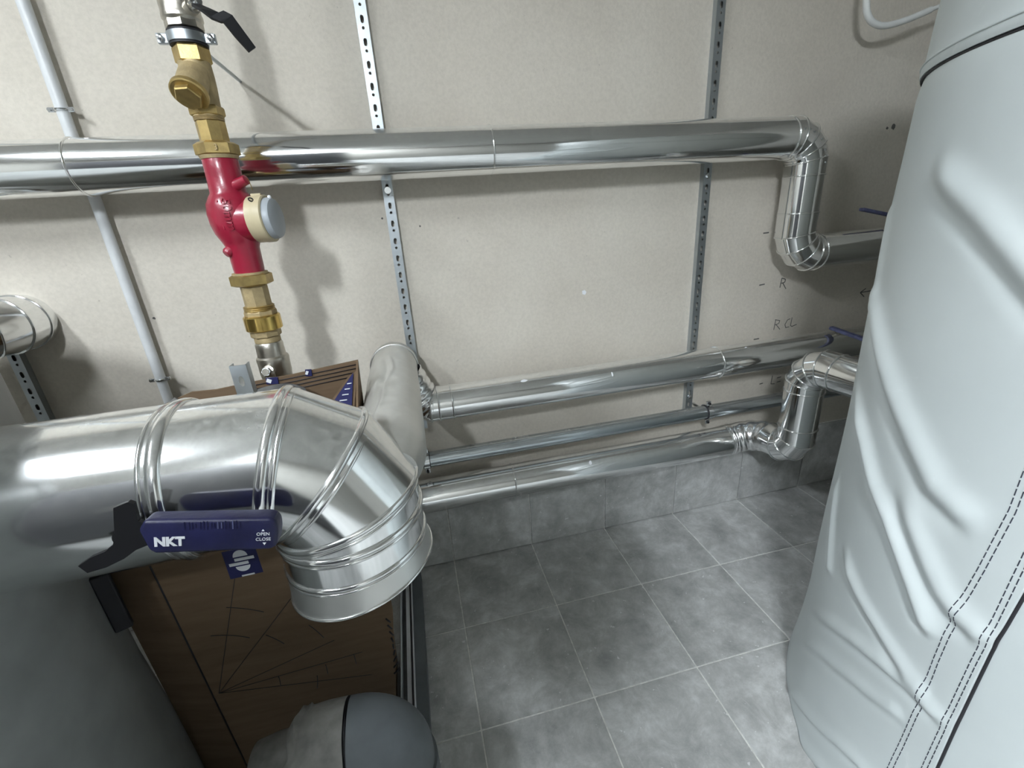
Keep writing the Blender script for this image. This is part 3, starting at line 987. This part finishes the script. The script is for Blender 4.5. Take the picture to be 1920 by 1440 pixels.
build('stub_lever', box(ls + ld * 0.046 + Vector((0.002, 0, -0.020)), (0.024, 0.004, 0.045), None, 0.001), 'nickel', lv, False)
rev('outlet', [(0.05, 0.026), (0.5, 0.026), (0.935, 0.026)], 'nickel', 28)

# ================================================================== RIGHT TANK
TX, TY = 1.337, 0.392
RIDGES = [
    (0.015, 0.016, [(135.4, .952), (146.9, .877), (153.3, .831), (159.5, .772), (164.9, .732), (169.7, .682), (173.2, .642), (176.5, .599), (179.3, .568)]),
    (0.013, 0.024, [(136.0, 1.125), (138.7, 1.105), (143.6, 1.08), (149.8, 1.028), (157.1, .97), (163.7, .917), (168.4, .876), (171.6, .846), (176.3, .829), (180.6, .815)]),
    (0.012, 0.020, [(164.9, .818), (169.7, .758), (174.6, .703), (177.7, .672), (180.5, .654), (182.9, .648), (186.0, .632)]),
    (0.013, 0.024, [(151.3, 1.361), (158.5, 1.318), (165.7, 1.275), (171.6, 1.229), (178, 1.175), (190, 1.08)]),
    (0.012, 0.017, [(141.3, .288), (156.4, .377), (164.1, .413), (171.1, .432), (176.6, .440), (180.2, .439), (185.6, .428)]),
    (0.010, 0.016, [(152.4, .589), (158.2, .537), (163.0, .518), (169.1, .498), (173.7, .478), (177.5, .462), (181.5, .460)]),
    (0.008, 0.016, [(140.2, .172), (155.8, .274), (165.9, .320), (173.1, .344), (178.5, .368)]),
    (0.009, 0.015, [(145.0, .010), (151.1, .051), (161.6, .105), (168.4, .142), (173.4, .160), (182, .17)]),
    (0.008, 0.015, [(155.0, -.03), (161.7, .004), (167.0, .030), (176, .06)]),
    (0.006, 0.020, [(133.0, 1.30), (136.0, 1.20), (140, 1.10)]),
    (0.007, 0.016, [(140.0, .70), (143.0, .60), (147.0, .52), (150.0, .46)]),
]
TR = 0.527
EDGE = [(0.0, 185.2), (0.321, 185.4), (0.412, 185.5), (0.623, 186.0), (0.759, 186.8), (1.50, 187.5)]


def jacket_r(th_deg, z):
    th_deg, z = np.asarray(th_deg, float), np.asarray(z, float)
    r = np.full(th_deg.shape, TR)
    r += 0.020 * np.clip(1 - z / 0.30, 0, 1) ** 1.3
    s = np.radians(th_deg) * TR
    for amp, w, pl in RIDGES:
        best = np.full(s.shape, 9.0)
        side = np.zeros(s.shape)
        par = np.zeros(s.shape)
        n = len(pl) - 1
        for i in range(n):
            ax, az = math.radians(pl[i][0]) * TR, pl[i][1]
            bx, bz = math.radians(pl[i + 1][0]) * TR, pl[i + 1][1]
            dx, dz = bx - ax, bz - az
            L2 = dx * dx + dz * dz
            tt = np.clip(((s - ax) * dx + (z - az) * dz) / L2, 0, 1)
            ex, ez = s - (ax + tt * dx), z - (az + tt * dz)
            d = np.hypot(ex, ez)
            m_ = d < best
            best = np.where(m_, d, best)
            side = np.where(m_, np.sign(dx * ez - dz * ex), side)
            par = np.where(m_, (i + tt) / n, par)
        fade = np.clip(par / 0.18, 0, 1) * np.clip((1 - par) / 0.12, 0, 1)
        fade = fade * fade * (3 - 2 * fade)
        sd_ = best * side
        r += amp * fade * (np.exp(-(sd_ / w) ** 2) - 0.38 * np.exp(-((sd_ + 1.4 * w) / (0.7 * w)) ** 2))
    r += 0.004 * np.sin(s * 9.0 + z * 5.0) * np.sin(z * 4.0 + 1.0)
    edge = np.interp(z, [e[0] for e in EDGE], [e[1] for e in EDGE])
    r -= 0.007 * np.clip((th_deg - edge) / 0.25 + 0.5, 0, 1) * np.clip((262 - th_deg) / 20, 0, 1)
    return r


SEAM_Z = 1.507
tank = thing('insulated_tank', 'big round tank in a creased grey vinyl jacket filling the right side', 'tank', (TX, TY, 0))
ths = np.unique(np.concatenate([np.linspace(0, 115, 24), np.linspace(115, 200, 360), np.linspace(184.6, 188.0, 60), np.linspace(200, 360, 40)]))[:-1]
zs = np.concatenate([np.linspace(0.0, 1.46, 300), np.linspace(1.465, SEAM_Z - 0.004, 10)])
TT, ZZ = np.meshgrid(ths, zs)
RR = jacket_r(TT, ZZ)
RR -= 0.006 * np.clip((ZZ - 1.46) / 0.045, 0, 1) ** 2
XX, YY = TX + RR * np.cos(np.radians(TT)), TY + RR * np.sin(np.radians(TT))
nt_, nz_ = len(ths), len(zs)
V = np.stack([XX, YY, ZZ], -1).reshape(-1, 3).tolist()
F = [(i * nt_ + k, i * nt_ + (k + 1) % nt_, (i + 1) * nt_ + (k + 1) % nt_, (i + 1) * nt_ + k) for i in range(nz_ - 1) for k in range(nt_)]
F.append(tuple(range(nt_)))
build('jacket', (V, F), 'vinyl', tank, True, 0)
build('black_piping', tube(ring_on_plane((TX, TY, SEAM_Z - 0.003), (0, 0, 1), (0, 0, 1), TR - 0.0035, 160), 0.0022, 8, closed=True), 'rubber', tank, True, 0)
lid = build('lid_cover', revolve([(SEAM_Z, TR - 0.02), (SEAM_Z, TR - 0.0005), (SEAM_Z + 0.004, TR + 0.001), (SEAM_Z + 0.016, TR + 0.001), (SEAM_Z + 0.022, TR - 0.001), (SEAM_Z + 0.030, TR - 0.003), (1.60, TR - 0.004), (1.70, TR - 0.008), (1.76, TR - 0.03), (1.79, TR - 0.08), (1.80, 0.02)], (TX, TY, 0), (0, 0, 1), 160), 'vinyl', tank, True, 50)
build('welt', tube(ring_on_plane((TX, TY, SEAM_Z + 0.016), (0, 0, 1), (0, 0, 1), TR + 0.001, 160), 0.0020, 6, closed=True), 'vinyl', lid, True, 0)


def seam_curve(pl, dth):
    zz = np.linspace(pl[0][1], pl[-1][1], 400)
    o = np.argsort([p[1] for p in pl])
    tt = np.interp(zz, [pl[i][1] for i in o], [pl[i][0] for i in o]) + dth
    return tt, zz


def stitches(pl, offs):
    geos = []
    for dth in offs:
        tt, zz = seam_curve(pl, dth)
        rr = jacket_r(tt, zz) + 0.0002
        P = [Vector((TX + a * math.cos(math.radians(b)), TY + a * math.sin(math.radians(b)), c)) for a, b, c in zip(rr, tt, zz)]
        step = 4
        for i in range(0, len(P) - step, step):
            geos.append(tube([P[i], P[i + 2], P[i + 3]], 0.0007, 5))
    return join(*geos)


S1 = [(182.4, 1.49), (182.1, .924), (182.2, .865), (181.4, .749), (180.5, .654), (180.1, .538), (180.0, .422), (179.5, .260), (179.3, .02)]
S2 = [(186.0, 1.49), (185.5, .806), (185.2, .671), (184.8, .584), (184.4, .443), (184.1, .311), (183.9, .02)]
for s_, off in ((S1, (-0.42, 0.42)), (S2, (-0.38, 0.38))):
    tag(build('stitching', stitches(s_, off), 'thread', tank, False), kind='stuff')
zz = np.linspace(0.02, 1.48, 260)
ee = np.interp(zz, [e[0] for e in EDGE], [e[1] for e in EDGE]) + 0.10
rr = jacket_r(ee - 0.5, zz) - 0.0055
build('flap_edge', tube([(TX + a * math.cos(math.radians(b)), TY + a * math.sin(math.radians(b)), c) for a, b, c in zip(rr, ee, zz)], 0.0030, 6), 'rubber', tank, True, 0)

# ================================================================== LEFT TANK
LX, LY, LR = -1.141, 0.662, 0.500
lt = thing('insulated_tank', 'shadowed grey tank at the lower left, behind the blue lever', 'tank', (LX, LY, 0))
V, F = [], []
nn_, mm_ = 120, 60
for i in range(mm_ + 1):
    z = 1.20 * i / mm_
    for k in range(nn_):
        a = 2 * PI * k / nn_
        rr = LR + 0.006 * noise.noise(Vector((math.cos(a) * 2, math.sin(a) * 2, z * 2.4))) + 0.018 * max(0, 1 - z / 0.4)
        V.append((LX + rr * math.cos(a), LY + rr * math.sin(a), z))
for i in range(mm_):
    for k in range(nn_):
        k2 = (k + 1) % nn_
        F.append((i * nn_ + k, i * nn_ + k2, (i + 1) * nn_ + k2, (i + 1) * nn_ + k))
F.append(tuple(range(nn_)))
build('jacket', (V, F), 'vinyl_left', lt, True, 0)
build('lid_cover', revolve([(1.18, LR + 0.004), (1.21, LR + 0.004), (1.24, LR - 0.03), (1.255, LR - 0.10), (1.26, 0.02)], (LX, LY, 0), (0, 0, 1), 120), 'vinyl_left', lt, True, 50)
build('edge_trim', box((LX + 0.470, LY + 0.205, 0.640), (0.030, 0.014, 0.14), Matrix.Rotation(0.4, 3, 'Z'), 0.003), 'rubber', lt, False)

# ================================================================== CARDBOARD BOX
bx = thing('cardboard_box', 'tall open cardboard box under the big pipe, pen lines and navy label on its side', 'box', (-0.43, 1.0, 0))
BF = 0.900
th = 0.005
# front panel with a crease near its left end; the strip beyond the crease turns back a little
crT, crB = (-0.610, 0.93), (-0.585, 0.0)
build('front_panel', ([(-0.610, BF, 0.965), (-0.150, BF, 0.965), (-0.152, BF, 0.42), (-0.205, BF, 0.0), (-0.585, BF, 0.0),
                       (-0.610, BF + th, 0.965), (-0.150, BF + th, 0.965), (-0.152, BF + th, 0.42), (-0.205, BF + th, 0.0), (-0.585, BF + th, 0.0)],
                      [(0, 1, 2, 3, 4), (5, 6, 7, 8, 9), (0, 1, 6, 5), (1, 2, 7, 6), (2, 3, 8, 7), (3, 4, 9, 8), (4, 0, 5, 9)]), 'card', bx, False)
build('corner_panel', ([(-0.610, BF, 0.965), (-0.585, BF, 0.0), (-0.699, BF + 0.030, 0.0), (-0.718, BF + 0.035, 0.955),
                        (-0.608, BF + th, 0.965), (-0.583, BF + th, 0.0), (-0.697, BF + 0.035, 0.0), (-0.716, BF + 0.040, 0.955)],
                       [(0, 1, 2, 3), (4, 5, 6, 7), (0, 1, 5, 4), (1, 2, 6, 5), (2, 3, 7, 6), (3, 0, 4, 7)]), 'card', bx, False)
build('crease', tube([(-0.611, BF - 0.0004, 0.96), (-0.586, BF - 0.0004, 0.002)], 0.0018, 6), 'rubber', bx, True, 0)
# left, right, back panels
build('left_panel', ([(-0.692, BF + 0.035, 0), (-0.692, 1.105, 0), (-0.700, 1.105, 0.925), (-0.716, BF + 0.035, 0.955),
                      (-0.687, BF + 0.035, 0), (-0.687, 1.105, 0), (-0.695, 1.105, 0.925), (-0.711, BF + 0.035, 0.955)],
                     [(0, 1, 2, 3), (4, 5, 6, 7), (0, 1, 5, 4), (1, 2, 6, 5), (2, 3, 7, 6), (3, 0, 4, 7)]), 'card', bx, False)
build('right_panel', ([(-0.205, BF + th, 0), (-0.205, 1.105, 0), (-0.146, 1.105, 1.008), (-0.150, 0.985, 0.930), (-0.150, BF + th, 0.930),
                       (-0.210, BF + th, 0), (-0.210, 1.105, 0), (-0.151, 1.105, 1.006), (-0.155, 0.985, 0.928), (-0.155, BF + th, 0.928)],
                      [(0, 1, 2, 3, 4), (5, 6, 7, 8, 9), (0, 1, 6, 5), (1, 2, 7, 6), (2, 3, 8, 7), (3, 4, 9, 8), (4, 0, 5, 9)]), 'card', bx, False)
top = [(-0.700, 0.925), (-0.620, 0.950), (-0.545, 0.976), (-0.520, 0.984), (-0.470, 0.982), (-0.380, 0.990), (-0.300, 0.995), (-0.220, 1.003), (-0.146, 1.010)]
V = [(x, 1.105, z) for x, z in top] + [(-0.205, 1.105, 0), (-0.692, 1.105, 0)]
n = len(V)
tri = tessellate_polygon([[Vector((p[0], p[2], 0)) for p in V]])
V2 = V + [(x, 1.111, z) for x, y, z in V]
F = [tuple(q) for q in tri] + [tuple(i + n for i in q) for q in tri] + [(i, (i + 1) % n, (i + 1) % n + n, i + n) for i in range(n)]
build('back_panel', (V2, F), 'card', bx, False)
for k in range(4):
    dz = 0.008 + 0.0095 * k
    build('score_line', tube([(-0.40, 1.1045, 0.988 - dz), (-0.29, 1.1045, 0.996 - dz), (-0.152, 1.1045, 1.008 - dz)], 0.0012, 6), 'rubber', bx, True, 0)
# folded flap in the right corner, navy print on it
fl = build('folded_flap', ([(-0.150, 1.085, 0.992), (-0.168, 1.070, 0.985), (-0.235, 0.985, 0.925), (-0.160, 0.975, 0.920), (-0.150, 1.088, 0.989), (-0.168, 1.073, 0.982), (-0.235, 0.988, 0.922), (-0.160, 0.978, 0.917)],
                           [(0, 1, 2, 3), (4, 5, 6, 7), (0, 1, 5, 4), (1, 2, 6, 5), (2, 3, 7, 6), (3, 0, 4, 7)]), 'card', bx, False)
pA, pB, pC = Vector((-0.158, 1.076, 0.9870)), Vector((-0.214, 1.000, 0.9345)), Vector((-0.164, 0.985, 0.926))
fn = (pB - pA).cross(pC - pA).normalized()
if fn.z < 0:
    fn = -fn
fn *= 0.0022
build('print_band', ([pA + fn, pB + fn, pC + fn, pA + fn * 1.4, pB + fn * 1.4, pC + fn * 1.4], [(0, 1, 2), (3, 4, 5), (0, 1, 4, 3), (1, 2, 5, 4), (2, 0, 3, 5)]), 'navy', fl, False)
for k in range(5):
    q = pA.lerp((pB + pC) / 2, 0.30 + 0.15 * k) + fn * 1.6
    build('print_letter', box(q, (0.010 + 0.002 * k, 0.006, 0.0010), None), 'white', fl, False)
# tape scraps on the back edge
for (x, z, w) in [(-0.345, 0.992, 0.026), (-0.262, 1.000, 0.014)]:
    sc_ = build('tape_scrap', box((x, 1.1035, z - 0.005), (w, 0.004, 0.016), Matrix.Rotation(0.08, 3, 'Y')), 'navy', bx, False)
    build('print_letter', box((x - w * 0.25, 1.1010, z - 0.004), (w * 0.4, 0.0012, 0.009), Matrix.Rotation(0.5, 3, 'Y')), 'white', sc_, False)
build('torn_scrap', box((-0.560, 1.098, 0.962), (0.035, 0.004, 0.020), Matrix.Rotation(-0.6, 3, 'Y')), 'dustybeige', bx, False)
# navy label with its white mark
yy = BF - 0.0006
lab = build('label', prism([(-0.470, 0.611), (-0.403, 0.613), (-0.403, 0.735), (-0.468, 0.735)], (0, BF, 0), (1, 0, 0), (0, 0, 1), 0.0006), 'navy', bx, False)


def flat_mark(poly):
    build('mark', prism(poly, (0, yy, 0), (1, 0, 0), (0, 0, 1), 0.0004), 'white', lab, False)


half = [(math.cos(a), math.sin(a)) for a in np.linspace(0, PI, 13)]
flat_mark([(-0.4365 + 0.0145 * a, 0.6655 + 0.0165 * b) for a, b in half])
flat_mark([(-0.4500, 0.6545), (-0.4110, 0.6545), (-0.4110, 0.6620), (-0.4500, 0.6620)])
flat_mark([(-0.4630, 0.6435), (-0.4245, 0.6435), (-0.4245, 0.6510), (-0.4630, 0.6510)])
flat_mark([(-0.4375 + 0.0145 * a, 0.6400 - 0.0140 * b) for a, b in reversed(half)])
flat_mark([(-0.4460, 0.6120), (-0.4200, 0.6125), (-0.4200, 0.6165), (-0.4460, 0.6160)])


def pen(lines, w=0.0022):
    geos = []
    for ln_ in lines:
        geos.append(tube([(x, BF - 0.0002, z) for x, z in ln_], w / 2, 5))
    build('pen_line', join(*geos), 'rubber', bx, True, 0)


o_ = (-0.580, 0.291)
for e in [(-0.462, 0.610), (-0.346, 0.545), (-0.244, 0.310), (-0.235, 0.225), (-0.300, 0.370)]:
    pen([[o_, ((o_[0] + e[0]) / 2, (o_[1] + e[1]) / 2), e]], 0.0016)
for rad_, a0, a1 in [(0.135, -0.18, 0.05), (0.20, 0.55, 0.8), (0.22, -0.30, -0.1), (0.245, -0.10, 0.03), (0.275, 0.35, 0.55), (0.315, -0.05, 0.06), (0.26, 0.95, 1.25), (0.18, 0.95, 1.4)]:
    pen([[(o_[0] + rad_ * math.cos(a), o_[1] + rad_ * math.sin(a)) for a in np.linspace(a0, a1, 8)]], 0.0018)
# corrugated torn edge at the right
for k in range(9):
    build('flute', tube([(-0.172 + 0.001 * k, BF - 0.001, 0.40 - 0.022 * k), (-0.163 + 0.000 * k - 0.003 * max(0, k - 2), BF - 0.001, 0.385 - 0.022 * k)], 0.0022, 5), 'rubber', bx, True, 0)

# vessel and strut post inside the box
t = thing('round_vessel', 'dark grey round vessel standing inside the open cardboard box', 'vessel', (-0.325, 1.000, 0))
build('shell', revolve([(0.0, 0.06), (0.02, 0.070), (0.88, 0.074), (0.945, 0.073), (0.975, 0.066), (0.986, 0.050)], (-0.325, 1.024, 0), (0, 0, 1), 48), 'vessel', t, True, 40)
build('rim', tube(ring_on_plane((-0.325, 1.024, 0.960), (0, 0, 1), (0, 0, 1), 0.0725, 48), 0.003, 8, closed=True), 'vessel', t, True, 0)
t = thing('strut_post', 'galvanised channel post sticking up out of the cardboard box', 'post', (-0.340, 0.925, 0))
build('web', box((-0.340, 0.918, 0.5410), (0.030, 0.002, 1.082), Matrix.Rotation(0.0, 3, 'Z')), 'galv', t, False)
for s in (-1, 1):
    build('flange', box((-0.340 + s * 0.014, 0.928, 0.5410), (0.002, 0.020, 1.082)), 'galv', t, False)
build('slot_plug', prism([(0.004 * math.cos(a) * 1.2, 0.011 * math.sin(a)) for a in np.linspace(0, 2 * PI, 14)[:-1]], (-0.340, 0.917, 1.050), (1, 0, 0), (0, 0, 1), 0.0008), 'chrome', t, False)

# ================================================================== FLOOR CHANNEL
t = thing('floor_channel', 'grey metal channel with pale lips lying on the tiles beside the box', 'channel', (-0.15, 1.0, 0))
ch = lambda x0, x1, z0, z1, y0=0.62, y1=1.44: box(((x0 + x1) / 2, (y0 + y1) / 2, (z0 + z1) / 2), (x1 - x0, y1 - y0, z1 - z0))
build('bed', ch(-0.195, -0.112, 0.0, 0.012), 'vessel', t, False)
build('outer_wall', ch(-0.146, -0.112, 0.012, 0.036), 'pvc_grey', t, False)
build('lip', ch(-0.150, -0.1465, 0.012, 0.050), 'white', t, False)
build('centre_rib', ch(-0.170, -0.158, 0.012, 0.040), 'white', t, False)
build('lip', ch(-0.188, -0.1855, 0.012, 0.050), 'white', t, False)

# ================================================================== GREY PLASTIC DRAIN ELBOW
t = thing('drain_elbow', 'dusty grey plastic drain elbow at the bottom edge, below the big elbow', 'pipe', (-0.165, 0.66, 0))
DX, DY, DZ, DR = -0.165, 0.660, 0.352, 0.078
bend = [Vector((DX - 0.075, DY, DZ))] + [Vector((DX - 0.075, DY, DZ - 0.075)) + Vector((math.sin(a), 0, math.cos(a))) * 0.075 for a in np.linspace(0, PI / 2, 14)] + [Vector((DX, DY, DZ - 0.11))]
build('elbow', tube(bend, DR, 48), 'pvc_grey', t, True, 50)
build('riser', tube([(DX, DY, 0.0), (DX, DY, 0.15), (DX, DY, DZ - 0.105)], DR + 0.006, 48), 'pvc_grey', t, True, 50)
build('socket_ring', revolve([(0, DR + 0.0005), (0.0012, DR - 0.003), (0.0038, DR - 0.003), (0.005, DR + 0.0005)], (DX - 0.072, DY, DZ), (-1, 0, 0), 48, False), 'rubber', t, True, 30)
V, F = [], []
for i in range(26):
    x = 0.0 + i * 0.105 / 25
    for k in range(64):
        a = 2 * PI * k / 64
        j = 0.0
        if i > 12:
            j = 0.008 * noise.noise(Vector((i * 0.4, math.cos(a) * 2, math.sin(a) * 2)))
        rr = DR + 0.001 + 0.003 * noise.noise(Vector((x * 30, math.cos(a) * 3, math.sin(a) * 3))) + (j if i > 16 else 0)
        if i > 21:
            rr -= 0.004 * (i - 21)
        V.append((DX - 0.077 - x - (0.018 * noise.noise(Vector((math.cos(a) * 1.8, math.sin(a) * 1.8, 3.0))) * (i / 25)), DY + rr * math.cos(a), DZ + rr * math.sin(a)))
for i in range(25):
    for k in range(64):
        k2 = (k + 1) % 64
        F.append((i * 64 + k, i * 64 + k2, (i + 1) * 64 + k2, (i + 1) * 64 + k))
F.append(tuple(25 * 64 + k for k in range(64)))
build('plastered_sleeve', (V, F), 'dustybeige', t, True, 60)
build('inner_pipe', tube([(DX - 0.17, DY, DZ - 0.012), (DX - 0.215, DY + 0.002, DZ - 0.014), (DX - 0.25, DY + 0.004, DZ - 0.018)], [0.058, 0.057, 0.052], 40), 'dustybeige', t, True, 50)

# ================================================================== CABLE AND BLUE LEVERS AT THE RIGHT
t = thing('white_cable', 'white cable tube looping on the wall at the upper right', 'cable', (1.55, 1.42, 1.80))
build('tube', tube(smooth_path([(1.500, 1.440, 2.30), (1.500, 1.430, 2.05), (1.500, 1.42, 1.905), (1.505, 1.42, 1.866), (1.517, 1.42, 1.832), (1.546, 1.42, 1.808), (1.596, 1.42, 1.801), (1.676, 1.42, 1.817), (1.764, 1.42, 1.845)], 8), 0.0095, 16), 'pvc_white', t)
build('inner_cable', tube(smooth_path([(1.750, 1.42, 1.841), (1.830, 1.42, 1.862), (1.95, 1.44, 1.88), (2.05, 1.50, 1.88)], 8), 0.0066, 14), 'pvc_white', t)
t = thing('valve_lever', 'blue valve lever above the upper pipe, half hidden by the right tank', 'valve handle', (1.70, 1.40, 1.24))
d = Vector((1.755 - 1.626, 0, 1.223 - 1.250)).normalized()
build('grip', box(Vector((1.700, 1.40, 1.2345)), (0.160, 0.022, 0.011), Matrix.Rotation(math.atan2(0.027, 0.129), 3, 'Y'), 0.003), 'bluegrey', t, True, 40)
build('stem', tube([(1.775, 1.40, 1.180), (1.775, 1.40, 1.222)], 0.009, 12), 'nickel', t)
t = thing('valve_lever', 'blue valve lever across the middle pipe, beside the right tank', 'valve handle', (1.60, 1.36, 0.80))
p0, p1 = Vector((1.575, 1.385, 0.822)), Vector((1.600, 1.250, 0.800))
zax = (p1 - p0).normalized()
ua, ub, uc = frame(zax)
build('grip', box((p0 + p1) / 2, (0.022, 0.012, 0.15), Matrix((ua, ub, uc)).transposed(), 0.003), 'bluegrey', t, True, 40)
build('stem', tube([(1.600, 1.375, 0.797), (1.592, 1.370, 0.815)], 0.009, 12), 'nickel', t)

# ================================================================== UNSEEN CABINETS ADDED TO SHADE BOX, LEFT TANK AND FLOOR
M['steel_dark'] = plain('dark_grey_blocker_paint', (0.09, 0.092, 0.10), 0.45, 0.0, 0.05, 8)
for x0, x1, lab in ((-1.82, -1.065, 'dark grey cabinet added behind the viewpoint to block lamp light, the left of two'), (-1.06, -0.27, 'dark grey cabinet added behind the viewpoint to block lamp light, the right of two')):
    xm = (x0 + x1) / 2
    t = thing('light_blocker', lab, 'cabinet', (xm, -0.8, 0))
    build('plinth', box((xm, -0.70, 0.05), (x1 - x0 - 0.02, 0.17, 0.10), None, 0.003), 'black', t, False)
    build('body', box((xm, -0.705, 1.015), (x1 - x0, 0.19, 1.83), None, 0.004), 'steel_dark', t, False)
    d_ = build('door', box((xm, -0.600, 1.015), (x1 - x0 - 0.03, 0.020, 1.80), None, 0.004), 'steel_dark', t, False)
    build('handle', box((x1 - 0.09, -0.582, 1.05), (0.022, 0.018, 0.14), None, 0.004), 'chrome', d_, False)
